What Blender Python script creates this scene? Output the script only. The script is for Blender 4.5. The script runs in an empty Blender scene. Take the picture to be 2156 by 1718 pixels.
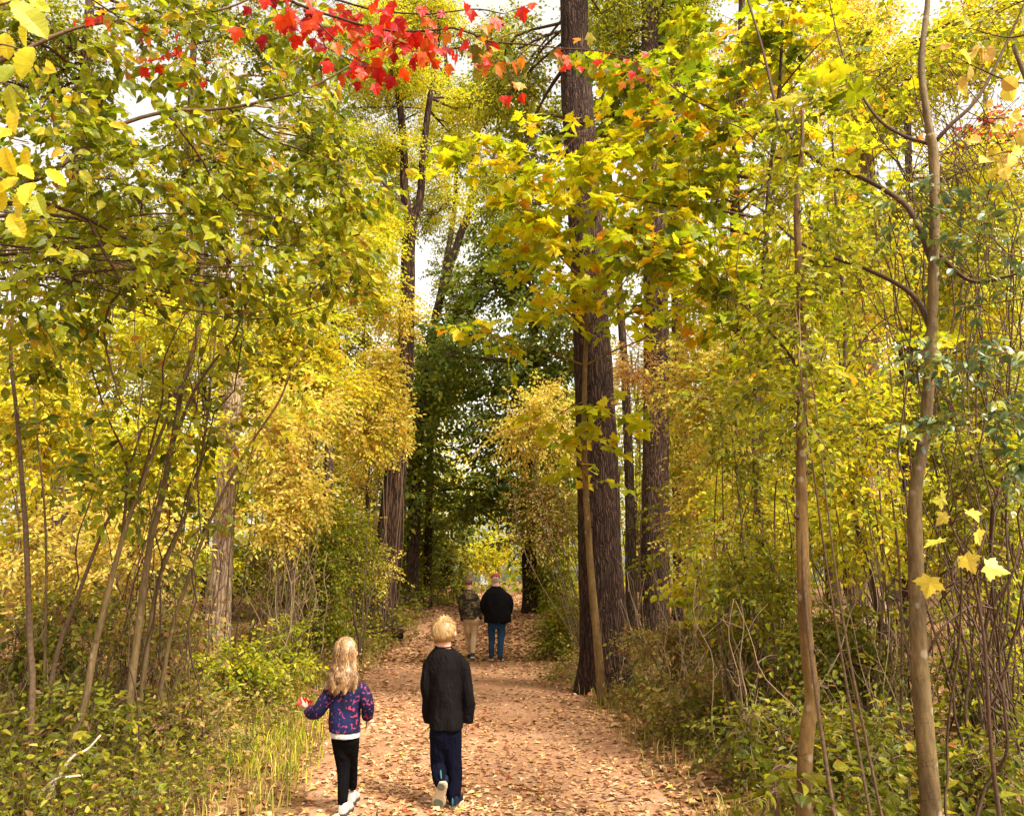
import bpy, math, random
import numpy as np
from mathutils import Vector, Matrix

rng = np.random.default_rng(11)
random.seed(11)
SC = bpy.context.scene
COL = SC.collection
R = math.radians

# ------------------------------------------------------------------ camera
PITCH = R(12.6)
CAMZ = 1.6
cam_d = bpy.data.cameras.new('camera')
cam_d.sensor_fit = 'HORIZONTAL'
cam_d.sensor_width = 36.0
cam_d.lens = 27.05
cam_d.clip_start = 0.05
cam_d.clip_end = 900.0
cam = bpy.data.objects.new('camera', cam_d)
cam.location = (0, 0, CAMZ)
cam.rotation_euler = (R(90) + PITCH, 0, 0)
COL.objects.link(cam)
SC.camera = cam

# ------------------------------------------------------------------ sky, sun, exposure
SUN_EL, SUN_AZ = R(52), R(132)          # high soft sun on the right, a little behind the camera (azimuth clockwise from +Y)
world = bpy.data.worlds.new('World')
SC.world = world
world.use_nodes = True
wn, wl = world.node_tree.nodes, world.node_tree.links
wn.clear()
w_out = wn.new('ShaderNodeOutputWorld')
w_bg = wn.new('ShaderNodeBackground')
w_sky = wn.new('ShaderNodeTexSky')
w_sky.sky_type = 'NISHITA'
w_sky.sun_disc = False
w_sky.sun_elevation = SUN_EL
w_sky.sun_rotation = SUN_AZ
w_sky.air_density = 1.0
w_sky.dust_density = 4.0
w_hs = wn.new('ShaderNodeHueSaturation')     # a thin white overcast takes most of the blue out
w_hs.inputs['Saturation'].default_value = 0.08
w_bg.inputs['Strength'].default_value = 0.135
wl.new(w_sky.outputs[0], w_hs.inputs['Color'])
w_mx = wn.new('ShaderNodeMix'); w_mx.data_type = 'RGBA'; w_mx.blend_type = 'MULTIPLY'
w_mx.inputs[0].default_value = 1.0
w_mx.inputs[7].default_value = (1.0, 0.95, 0.86, 1)
wl.new(w_hs.outputs[0], w_mx.inputs[6])
wl.new(w_mx.outputs[2], w_bg.inputs['Color'])
wl.new(w_bg.outputs[0], w_out.inputs['Surface'])

sun_d = bpy.data.lights.new('sun', 'SUN')
sun_d.energy = 2.8
sun_d.angle = R(16)
sun_d.color = (1.0, 0.93, 0.82)
sun = bpy.data.objects.new('sun', sun_d)
sv = Vector((math.sin(SUN_AZ) * math.cos(SUN_EL), math.cos(SUN_AZ) * math.cos(SUN_EL), math.sin(SUN_EL)))
sun.rotation_euler = sv.to_track_quat('Z', 'Y').to_euler()
sun.location = (0, 0, 40)
COL.objects.link(sun)

SC.view_settings.view_transform = 'Standard'
SC.view_settings.look = 'None'
SC.view_settings.gamma = 1.0
SC.view_settings.exposure = 1.74
SC.cycles.max_bounces = 7
SC.cycles.diffuse_bounces = 5
SC.cycles.glossy_bounces = 2
SC.cycles.transmission_bounces = 5
SC.cycles.caustics_reflective = False
SC.cycles.caustics_refractive = False

# ------------------------------------------------------------------ places: photo pixel (2156 wide) + distance -> point
FPX = 1620.0
CP, SP = math.cos(PITCH), math.sin(PITCH)


def px(x, y, d):
    u, v = (x - 1078.0) / FPX, -(y - 859.0) / FPX
    dy = CP - v * SP
    s = d / dy
    return np.array([u * s, d, CAMZ + (v * CP + SP) * s])


def mpp(d):
    return d / FPX                      # metres covered by one photo pixel


# ------------------------------------------------------------------ noise
def _hash(ix, iy, iz, seed):
    n = (ix * 374761393 + iy * 668265263 + iz * 2147483647 + seed * 974634541) & 0xFFFFFFFF
    n = ((n ^ (n >> 13)) * 1274126177) & 0xFFFFFFFF
    n = n ^ (n >> 16)
    return (n & 0xFFFF) / 65535.0


def vnoise(x, y, z=0.0, seed=0):
    x, y, z = np.broadcast_arrays(np.asarray(x, float), np.asarray(y, float), np.asarray(z, float))
    ix, iy, iz = np.floor(x).astype(np.int64), np.floor(y).astype(np.int64), np.floor(z).astype(np.int64)
    fx, fy, fz = x - ix, y - iy, z - iz
    fx, fy, fz = fx * fx * (3 - 2 * fx), fy * fy * (3 - 2 * fy), fz * fz * (3 - 2 * fz)
    r = 0
    for a in (0, 1):
        for b in (0, 1):
            for c in (0, 1):
                w = (fx if a else 1 - fx) * (fy if b else 1 - fy) * (fz if c else 1 - fz)
                r = r + w * _hash(ix + a, iy + b, iz + c, seed)
    return r * 2 - 1


def fbm(x, y, z=0.0, o=3, seed=0):
    r, a = 0, 1.0
    for k in range(o):
        r = r + a * vnoise(np.asarray(x) * 2 ** k, np.asarray(y) * 2 ** k, np.asarray(z) * 2 ** k, seed + k)
        a *= 0.5
    return r


def sstep(a, b, x):
    t = np.clip((np.asarray(x, float) - a) / (b - a), 0, 1)
    return t * t * (3 - 2 * t)


# ------------------------------------------------------------------ the lie of the land
_PY = np.array([-4, 3, 5.8, 10, 16, 22, 30, 45, 80])
_PX = np.array([0.05, -0.1, -0.2, -0.5, -0.85, -0.95, -0.75, -0.7, -1.5])
_PW = np.array([1.5, 1.5, 1.55, 1.7, 1.95, 1.9, 1.7, 1.6, 1.6])


def path_c(y):
    return np.interp(y, _PY, _PX)


def path_w(y):
    return np.interp(y, _PY, _PW)


def gz(x, y):
    x, y = np.asarray(x, float), np.asarray(y, float)
    d = np.abs(x - path_c(y)) - path_w(y)
    side = x < path_c(y)
    z = 0.55 * sstep(17, 29, y) * 1.0
    z = z + np.where(side, 0.30, 0.18) * sstep(-0.1, 3.5, d) + 0.05 * sstep(-0.3, 0.5, d)
    z = z + 0.28 * np.exp(-((x + 3.2) / 1.3) ** 2 - ((y - 27) / 3.5) ** 2)
    z = z + 0.05 * fbm(x * 0.6, y * 0.6, 0, 3, 5) * sstep(-0.6, 1.0, d) + 0.012 * fbm(x * 1.7, y * 1.7, 0, 2, 9)
    return z


# ------------------------------------------------------------------ objects
def make_mesh(name, V, F, mat=None, tint=None, smooth=False):
    V = np.ascontiguousarray(V, dtype=np.float32).reshape(-1, 3)
    F = np.ascontiguousarray(F, dtype=np.int32)
    k = F.shape[1]
    me = bpy.data.meshes.new(name)
    me.vertices.add(len(V))
    me.vertices.foreach_set('co', V.ravel())
    me.loops.add(F.size)
    me.loops.foreach_set('vertex_index', F.ravel())
    me.polygons.add(len(F))
    me.polygons.foreach_set('loop_start', np.arange(0, F.size, k, dtype=np.int32))
    if smooth:
        me.polygons.foreach_set('use_smooth', np.ones(len(F), dtype=bool))
    else:
        me.polygons.foreach_set('use_smooth', np.zeros(len(F), dtype=bool))
    if tint is not None:
        a = me.attributes.new('tint', 'FLOAT_COLOR', 'FACE')
        t = np.ones((len(F), 4), dtype=np.float32)
        t[:, :3] = tint
        a.data.foreach_set('color', t.ravel())
    me.update(calc_edges=True)
    if mat is not None:
        me.materials.append(mat)
    return me


def tag(o, label=None, cat=None, group=None, kind=None):
    if label: o['label'] = label
    if cat: o['category'] = cat
    if group: o['group'] = group
    if kind: o['kind'] = kind
    return o


def link(name, me, parent=None):
    o = bpy.data.objects.new(name, me)
    COL.objects.link(o)
    if parent is not None:
        o.parent = parent
    return o


def thing(name, label, cat, loc, group=None, rotz=0.0):
    o = bpy.data.objects.new(name, None)
    o.empty_display_size = 0.2
    o.location = tuple(float(v) for v in loc)
    o.rotation_euler = (0, 0, rotz)
    COL.objects.link(o)
    return tag(o, label, cat, group)


def part(name, V, F, mat, parent, tint=None, smooth=False, kind=None):
    """a mesh given in world coordinates, parented to a thing whose Empty has no rotation"""
    V = np.asarray(V, float)
    p = parent
    off = np.zeros(3)
    while p is not None:
        off += np.array(p.location)
        p = p.parent
    me = make_mesh(name, V - off, F, mat, tint, smooth)
    o = link(name, me, parent)
    if kind: o['kind'] = kind
    return o


class Geo:
    def __init__(s):
        s.V, s.F, s.T, s.n = [], [], [], 0

    def add(s, V, F, tint=None):
        V, F = np.asarray(V, float), np.asarray(F, int)
        if len(V) == 0: return s
        s.V.append(V); s.F.append(F + s.n); s.n += len(V)
        if tint is not None:
            tint = np.asarray(tint, float)
            if tint.ndim == 1: tint = np.tile(tint, (len(F), 1))
            s.T.append(tint)
        return s

    def get(s):
        return np.concatenate(s.V), np.concatenate(s.F)

    def tint(s):
        return np.concatenate(s.T) if s.T else None

    def part(s, name, mat, parent, smooth=False, kind=None):
        V, F = s.get()
        return part(name, V, F, mat, parent, s.tint(), smooth, kind)


def norm(v):
    v = np.asarray(v, float)
    return v / np.maximum(np.linalg.norm(v, axis=-1, keepdims=True), 1e-9)


def spline(P, n):
    """Catmull-Rom through the rows of P (any width), n samples"""
    P = np.asarray(P, float)
    if len(P) == 2:
        t = np.linspace(0, 1, n)[:, None]
        return P[0] * (1 - t) + P[1] * t
    Q = np.vstack([2 * P[0] - P[1], P, 2 * P[-1] - P[-2]])
    seg = np.linalg.norm(np.diff(P[:, :3], axis=0), axis=1)
    cum = np.concatenate([[0], np.cumsum(seg)])
    out = []
    for s in np.linspace(0, cum[-1], n):
        i = min(max(np.searchsorted(cum, s, 'right') - 1, 0), len(P) - 2)
        t = (s - cum[i]) / max(seg[i], 1e-9)
        a, b, c, d = Q[i], Q[i + 1], Q[i + 2], Q[i + 3]
        out.append(0.5 * (2 * b + (c - a) * t + (2 * a - 5 * b + 4 * c - d) * t * t + (3 * b - a - 3 * c + d) * t ** 3))
    return np.array(out)


def frames(P):
    T = norm(np.gradient(P, axis=0))
    ref = np.array([1.0, 0.0, 0.0]) if abs(T[0][0]) < 0.8 else np.array([0.0, 1.0, 0.0])
    U = np.zeros_like(P); W = np.zeros_like(P)
    u = ref
    for i in range(len(P)):
        u = norm(u - T[i] * np.dot(u, T[i]))
        U[i] = u; W[i] = np.cross(T[i], u)
    return T, U, W


def tube(P, rad, sides=8, cap=True, disp=None):
    """triangulated tube along P; disp(theta, s, P) gives a relative radius change"""
    P = np.asarray(P, float); n = len(P)
    rad = np.broadcast_to(np.asarray(rad, float), (n,))
    T, U, W = frames(P)
    th = np.linspace(0, 2 * math.pi, sides, endpoint=False)
    rr = np.repeat(rad[:, None], sides, 1)
    if disp is not None:
        s = np.concatenate([[0], np.cumsum(np.linalg.norm(np.diff(P, axis=0), axis=1))])
        rr = rr + disp(np.repeat(th[None], n, 0), np.repeat(s[:, None], sides, 1), rr)
    V = P[:, None, :] + (np.cos(th)[None, :, None] * U[:, None, :] + np.sin(th)[None, :, None] * W[:, None, :]) * rr[:, :, None]
    V = V.reshape(-1, 3)
    i = np.arange(n - 1)[:, None] * sides
    j = np.arange(sides)[None]
    a, b = (i + j).ravel(), (i + (j + 1) % sides).ravel()
    c, d = a + sides, b + sides
    F = np.concatenate([np.stack([a, b, d], 1), np.stack([a, d, c], 1)])
    if cap:
        V = np.vstack([V, P[0], P[-1]])
        jj = np.arange(sides)
        F = np.concatenate([F, np.stack([np.full(sides, n * sides), (jj + 1) % sides, jj], 1),
                            np.stack([np.full(sides, n * sides + 1), (n - 1) * sides + jj, (n - 1) * sides + (jj + 1) % sides], 1)])
    return V, F


def segs(A, B, ra, rb, sides=3):
    """many straight tapered twigs at once"""
    A, B = np.asarray(A, float), np.asarray(B, float)
    M = len(A)
    ra = np.broadcast_to(np.asarray(ra, float), (M,)); rb = np.broadcast_to(np.asarray(rb, float), (M,))
    T = norm(B - A)
    ref = np.where(np.abs(T[:, 2:3]) < 0.9, np.array([[0, 0, 1.0]]), np.array([[1.0, 0, 0]]))
    U = norm(np.cross(T, ref)); W = np.cross(T, U)
    th = np.linspace(0, 2 * math.pi, sides, endpoint=False)
    ring = np.cos(th)[None, :, None] * U[:, None] + np.sin(th)[None, :, None] * W[:, None]
    V = np.concatenate([A[:, None] + ring * ra[:, None, None], B[:, None] + ring * rb[:, None, None]], 1).reshape(-1, 3)
    F = []
    for j in range(sides):
        k = (j + 1) % sides
        F += [[j, k, sides + k], [j, sides + k, sides + j]]
    F = np.array(F)[None] + (np.arange(M) * 2 * sides)[:, None, None]
    return V, F.reshape(-1, 3)


def poly_segs(P, r0, r1, g, sides=4):
    P = np.asarray(P, float)
    rr = np.linspace(r0, r1, len(P))
    g.add(*segs(P[:-1], P[1:], rr[:-1], rr[1:], sides))


# ------------------------------------------------------------------ materials
def nodes(name):
    m = bpy.data.materials.new(name)
    m.use_nodes = True
    n, l = m.node_tree.nodes, m.node_tree.links
    n.clear()
    out = n.new('ShaderNodeOutputMaterial')
    return m, n, l, out


def noise_node(n, l, scale, detail=4.0, vec=None, rough=0.6):
    t = n.new('ShaderNodeTexNoise')
    t.inputs['Scale'].default_value = scale
    t.inputs['Detail'].default_value = detail
    t.inputs['Roughness'].default_value = rough
    if vec is not None: l.new(vec, t.inputs['Vector'])
    return t


def ramp(n, l, fac, stops, interp='LINEAR'):
    r = n.new('ShaderNodeValToRGB')
    r.color_ramp.interpolation = interp
    e = r.color_ramp.elements
    while len(e) < len(stops): e.new(0.5)
    for i, (p, c) in enumerate(stops):
        e[i].position = p
        e[i].color = (*c, 1) if len(c) == 3 else c
    l.new(fac, r.inputs['Fac'])
    return r


def mix_rgb(n, l, a, b, fac, mode='MIX'):
    m = n.new('ShaderNodeMix'); m.data_type = 'RGBA'; m.blend_type = mode
    for s, v in ((m.inputs[6], a), (m.inputs[7], b), (m.inputs[0], fac)):
        if isinstance(v, (int, float)): s.default_value = v
        elif isinstance(v, tuple): s.default_value = (*v, 1)
        else: l.new(v, s)
    return m.outputs[2]


def objco(n, l, scale=(1, 1, 1)):
    tc = n.new('ShaderNodeTexCoord')
    mp = n.new('ShaderNodeMapping')
    mp.inputs['Scale'].default_value = scale
    l.new(tc.outputs['Object'], mp.inputs['Vector'])
    return mp.outputs[0]


def leaf_material(name, trans=0.55, rough=0.45, noise=60.0, spec=0.3):
    m, n, l, out = nodes(name)
    at = n.new('ShaderNodeAttribute'); at.attribute_name = 'tint'
    nz = noise_node(n, l, noise, 3.0, objco(n, l))
    rp = ramp(n, l, nz.outputs['Fac'], [(0.3, (0.72, 0.66, 0.55)), (0.62, (1.08, 1.08, 1.05))])
    c = mix_rgb(n, l, at.outputs['Color'], rp.outputs['Color'], 1.0, 'MULTIPLY')
    b = n.new('ShaderNodeBsdfPrincipled')
    b.inputs['Roughness'].default_value = rough
    b.inputs['Specular IOR Level'].default_value = spec
    l.new(c, b.inputs['Base Color'])
    t = n.new('ShaderNodeBsdfTranslucent')
    tcol = mix_rgb(n, l, c, (1.0, 0.97, 0.75), 1.0, 'MULTIPLY')
    l.new(tcol, t.inputs['Color'])
    mx = n.new('ShaderNodeMixShader')
    mx.inputs[0].default_value = trans
    l.new(b.outputs[0], mx.inputs[1]); l.new(t.outputs[0], mx.inputs[2])
    l.new(mx.outputs[0], out.inputs['Surface'])
    return m


def bark_material(name, dark, mid, light, scale=9.0, zs=0.22, bump=0.6, dist=0.02, moss=None):
    m, n, l, out = nodes(name)
    co = objco(n, l, (1, 1, zs))
    wob = noise_node(n, l, 5.0, 3.0, objco(n, l, (1, 1, 0.6)))
    vadd = n.new('ShaderNodeVectorMath'); vadd.operation = 'MULTIPLY_ADD'
    l.new(wob.outputs['Color'], vadd.inputs[0]); vadd.inputs[1].default_value = (0.09, 0.09, 0.09); l.new(co, vadd.inputs[2])
    vo = n.new('ShaderNodeTexVoronoi'); vo.feature = 'DISTANCE_TO_EDGE'
    vo.inputs['Scale'].default_value = scale
    l.new(vadd.outputs[0], vo.inputs['Vector'])
    fine = noise_node(n, l, scale * 4, 5.0, co)
    big = noise_node(n, l, 1.3, 3.0, objco(n, l, (1, 1, 0.5)))
    cr = ramp(n, l, vo.outputs['Distance'], [(0.0, dark), (0.12, mid), (0.45, light)])
    fr = ramp(n, l, fine.outputs['Fac'], [(0.3, (0.6, 0.58, 0.56)), (0.7, (1.15, 1.13, 1.1))])
    c = mix_rgb(n, l, cr.outputs['Color'], fr.outputs['Color'], 1.0, 'MULTIPLY')
    br = ramp(n, l, big.outputs['Fac'], [(0.35, (0.75, 0.72, 0.7)), (0.7, (1.2, 1.18, 1.12))])
    c = mix_rgb(n, l, c, br.outputs['Color'], 1.0, 'MULTIPLY')
    if moss:
        mz = noise_node(n, l, 2.2, 5.0, objco(n, l))
        mr = ramp(n, l, mz.outputs['Fac'], [(0.55, (0, 0, 0)), (0.68, (1, 1, 1))])
        c = mix_rgb(n, l, c, moss, mr.outputs['Color'])
    b = n.new('ShaderNodeBsdfPrincipled')
    b.inputs['Roughness'].default_value = 0.88
    b.inputs['Specular IOR Level'].default_value = 0.15
    l.new(c, b.inputs['Base Color'])
    h = n.new('ShaderNodeMath'); h.operation = 'MULTIPLY_ADD'
    cl = n.new('ShaderNodeMath'); cl.operation = 'MINIMUM'; cl.inputs[1].default_value = 0.3
    l.new(vo.outputs['Distance'], cl.inputs[0])
    l.new(fine.outputs['Fac'], h.inputs[0]); h.inputs[1].default_value = 0.12; l.new(cl.outputs[0], h.inputs[2])
    bp = n.new('ShaderNodeBump'); bp.inputs['Strength'].default_value = bump; bp.inputs['Distance'].default_value = dist * 3
    l.new(h.outputs[0], bp.inputs['Height'])
    l.new(bp.outputs[0], b.inputs['Normal'])
    l.new(b.outputs[0], out.inputs['Surface'])
    return m


def smooth_bark(name, base, dark, ring=True):
    m, n, l, out = nodes(name)
    a = noise_node(n, l, 9.0, 6.0, objco(n, l, (1, 1, 0.35)))
    b2 = noise_node(n, l, 55.0, 4.0, objco(n, l, (1, 1, 0.25)))
    r1 = ramp(n, l, a.outputs['Fac'], [(0.33, dark), (0.62, base)])
    r2 = ramp(n, l, b2.outputs['Fac'], [(0.3, (0.62, 0.6, 0.58)), (0.7, (1.18, 1.16, 1.12))])
    c = mix_rgb(n, l, r1.outputs['Color'], r2.outputs['Color'], 1.0, 'MULTIPLY')
    vo = n.new('ShaderNodeTexVoronoi'); vo.inputs['Scale'].default_value = 7.0
    l.new(objco(n, l, (1.2, 1.2, 1.0)), vo.inputs['Vector'])
    lich = ramp(n, l, vo.outputs['Distance'], [(0.13, (1, 1, 1)), (0.2, (0, 0, 0))])
    lf = n.new('ShaderNodeMath'); lf.operation = 'MULTIPLY'; lf.inputs[1].default_value = 0.45
    l.new(lich.outputs['Color'], lf.inputs[0])
    c = mix_rgb(n, l, c, (0.34, 0.29, 0.20), lf.outputs[0])
    wv = n.new('ShaderNodeTexVoronoi'); wv.feature = 'DISTANCE_TO_EDGE'; wv.inputs['Scale'].default_value = 8.0
    l.new(objco(n, l, (1.6, 1.6, 3.2)), wv.inputs['Vector'])
    ck = ramp(n, l, wv.outputs['Distance'], [(0.0, (.35, .3, .28)), (0.035, (1, 1, 1))])
    bk = noise_node(n, l, 6.0, 2.0, objco(n, l))
    bf = ramp(n, l, bk.outputs['Fac'], [(.5, (0, 0, 0)), (.58, (1, 1, 1))])
    c = mix_rgb(n, l, c, mix_rgb(n, l, c, ck.outputs['Color'], 1.0, 'MULTIPLY'), bf.outputs['Color'])
    b = n.new('ShaderNodeBsdfPrincipled')
    b.inputs['Roughness'].default_value = 0.8
    b.inputs['Specular IOR Level'].default_value = 0.2
    l.new(c, b.inputs['Base Color'])
    bp = n.new('ShaderNodeBump'); bp.inputs['Strength'].default_value = 0.5; bp.inputs['Distance'].default_value = 0.01
    l.new(b2.outputs['Fac'], bp.inputs['Height']); l.new(bp.outputs[0], b.inputs['Normal'])
    l.new(b.outputs[0], out.inputs['Surface'])
    return m


def plain(name, col, rough=0.7, var=0.25, scale=30.0, bump=0.0, spec=0.3, metallic=0.0):
    m, n, l, out = nodes(name)
    nz = noise_node(n, l, scale, 5.0, objco(n, l))
    lo = tuple(c * (1 - var) for c in col); hi = tuple(min(1, c * (1 + var)) for c in col)
    r = ramp(n, l, nz.outputs['Fac'], [(0.3, lo), (0.7, hi)])
    b = n.new('ShaderNodeBsdfPrincipled')
    b.inputs['Roughness'].default_value = rough
    b.inputs['Specular IOR Level'].default_value = spec
    b.inputs['Metallic'].default_value = metallic
    l.new(r.outputs['Color'], b.inputs['Base Color'])
    if bump:
        bp = n.new('ShaderNodeBump'); bp.inputs['Strength'].default_value = bump; bp.inputs['Distance'].default_value = 0.01
        l.new(nz.outputs['Fac'], bp.inputs['Height']); l.new(bp.outputs[0], b.inputs['Normal'])
    l.new(b.outputs[0], out.inputs['Surface'])
    return m


def tinted(name, rough=0.6, spec=0.3, sheen=0.0):
    m, n, l, out = nodes(name)
    at = n.new('ShaderNodeAttribute'); at.attribute_name = 'tint'
    b = n.new('ShaderNodeBsdfPrincipled')
    b.inputs['Roughness'].default_value = rough
    b.inputs['Specular IOR Level'].default_value = spec
    l.new(at.outputs['Color'], b.inputs['Base Color'])
    l.new(b.outputs[0], out.inputs['Surface'])
    return m


M_LEAF = leaf_material('autumn_leaf')
M_GLOSS = leaf_material('glossy_leaf', trans=0.25, rough=0.3, spec=0.5)
M_LITTER = leaf_material('dry_leaf', trans=0.1, rough=0.75, spec=0.15)
M_GRASS = leaf_material('grass_blade', trans=0.3, rough=0.6, noise=12.0)
M_PINE = bark_material('pine_bark', (0.009, 0.004, 0.003), (0.050, 0.026, 0.017), (0.115, 0.066, 0.044), 30.0, 0.12, 1.0, 0.02)
M_PINEFAR = bark_material('grey_pine_bark', (0.016, 0.009, 0.006), (0.085, 0.050, 0.036), (0.19, 0.125, 0.095), 24.0, 0.13, 0.9, 0.02)
M_PALEBARK = bark_material('pale_ridged_bark', (0.13, 0.08, 0.045), (0.50, 0.36, 0.24), (0.68, 0.53, 0.38), 22.0, 0.10, 0.9, 0.015)
M_DARKBARK = bark_material('dark_wet_bark', (0.008, 0.004, 0.002), (0.038, 0.018, 0.010), (0.088, 0.046, 0.027), 10.0, 0.18, 0.9, 0.02)
M_GREYBARK = bark_material('grey_bark', (0.018, 0.011, 0.007), (0.075, 0.049, 0.032), (0.15, 0.105, 0.072), 18.0, 0.2, 0.7, 0.012)
M_SAPBARK = smooth_bark('tan_smooth_bark', (0.20, 0.122, 0.040), (0.10, 0.056, 0.017))
M_GREYSAP = smooth_bark('grey_smooth_bark', (0.17, 0.115, 0.048), (0.075, 0.048, 0.020))
M_STEM = plain('brown_stem_bark', (0.11, 0.068, 0.038), 0.85, 0.4, 40.0, 0.4, 0.15)
M_TWIG = plain('dark_twig_bark', (0.065, 0.036, 0.021), 0.85, 0.35, 60.0, 0.0, 0.15)
M_PALETWIG = plain('pale_twig_bark', (0.24, 0.16, 0.09), 0.85, 0.3, 50.0, 0.0, 0.15)
# ------------------------------------------------------------------ leaf shapes: x along the midrib, y sideways, z up
def _strip(xs, ws, fold):
    V = [[0, 0, 0]]; F = []
    n = len(xs)
    for x, w in zip(xs, ws): V += [[x, 0, 0], [x, w, w * fold], [x, -w, w * fold]]
    V.append([1, 0, 0]); tip = len(V) - 1
    for i in range(n):
        m, a, b = 1 + 3 * i, 2 + 3 * i, 3 + 3 * i
        if i == 0: F += [[0, m, a], [0, b, m]]
        else: F += [[m - 3, m, a], [m - 3, a, a - 3], [m - 3, b, m], [m - 3, b - 3, b]]
    m, a, b = 1 + 3 * (n - 1), 2 + 3 * (n - 1), 3 + 3 * (n - 1)
    F += [[m, tip, a], [m, b, tip]]
    return np.array(V, float), np.array(F)


def _fan(half, cx, fold):
    pts = [list(p) for p in half] + [[p[0], -p[1]] for p in half[::-1] if abs(p[1]) > 1e-6]
    V = [[cx, 0, 0]] + [[x, y, abs(y) * fold] for x, y in pts]
    n = len(pts)
    F = [[0, 1 + i, 1 + (i + 1) % n] for i in range(n)]
    V = np.array(V, float); F = np.array(F)
    # make normals point to +z
    a, b, c = V[F[0, 0]], V[F[0, 1]], V[F[0, 2]]
    if np.cross(b - a, c - a)[2] < 0: F = F[:, ::-1].copy()
    return V, F


_NORWAY = [(0, 0), (-.06, .12), (-.11, .36), (.02, .33), (.10, .35), (.15, .50), (.25, .55), (.39, .68), (.40, .52), (.51, .48), (.47, .33), (.56, .27), (.66, .32), (.70, .19), (.82, .15), (1, 0)]
_CRUDE = [(0, 0), (-.06, .40), (.17, .24), (.38, .66), (.45, .2), (1, 0)]
_REDMAPLE = [(0, 0), (-.03, .2), (.12, .26), (.28, .40), (.52, .56), (.50, .38), (.58, .22), (.74, .26), (.80, .12), (1, 0)]
_SERR = ([.05, .12, .19, .27, .34, .42, .50, .58, .66, .74, .81, .88, .94], [.10, .17, .215, .27, .275, .31, .295, .305, .265, .25, .19, .15, .075])


def variants(kind):
    out = []
    for v in range(5):
        q = np.random.default_rng(100 + v)
        fold = q.uniform(0.12, 0.45)
        if kind == 'dot':
            V = np.array([[0, 0, 0], [.5, .30, .30 * fold], [.5, -.30, .30 * fold], [1, 0, 0]], float); F = np.array([[0, 3, 1], [0, 2, 3]])
        elif kind in ('oval', 'ovate_far'):
            a, b, x0, x1 = (.26, .22, .3, .68) if kind == 'oval' else (.28, .19, .24, .64)
            V = np.array([[0, 0, 0], [x0, a, a * fold], [x1, b, b * fold], [1, 0, 0], [x0, -a, a * fold], [x1, -b, b * fold]], float)
            F = np.array([[0, 2, 1], [0, 3, 2], [0, 4, 5], [0, 5, 3]])
        elif kind == 'ovate':
            V, F = _strip([.10, .28, .5, .75], [.15, .27, .27, .15], fold)
        elif kind == 'serrate':
            xs, ws = _SERR
            ws = [w * (1.05 if i % 2 else 0.93) for i, w in enumerate(ws)]
            V, F = _strip(xs, ws, fold)
        elif kind == 'round':
            V, F = _strip([.06, .2, .42, .66, .86], [.20, .36, .43, .38, .22], fold)
        elif kind == 'lance':
            V, F = _strip([.2, .55], [.10, .09], fold)
        elif kind == 'maple': V, F = _fan(_NORWAY, .28, fold * .5)
        elif kind == 'maple_far': V, F = _fan(_CRUDE, .25, fold * .5)
        elif kind == 'red_maple': V, F = _fan(_REDMAPLE, .3, fold * .7)
        curl = q.uniform(-0.05, 0.38); tw = q.uniform(-0.35, 0.35); wave = q.uniform(0, .05)
        V = V.copy()
        V[:, 2] -= curl * V[:, 0] ** 2
        V[:, 2] += tw * V[:, 0] * V[:, 1] + wave * np.sin(V[:, 0] * 9 + V[:, 1] * 7)
        out.append((V, F))
    return out


LEAF = {k: variants(k) for k in ('dot', 'oval', 'ovate_far', 'ovate', 'serrate', 'round', 'lance', 'maple', 'maple_far', 'red_maple')}

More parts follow.
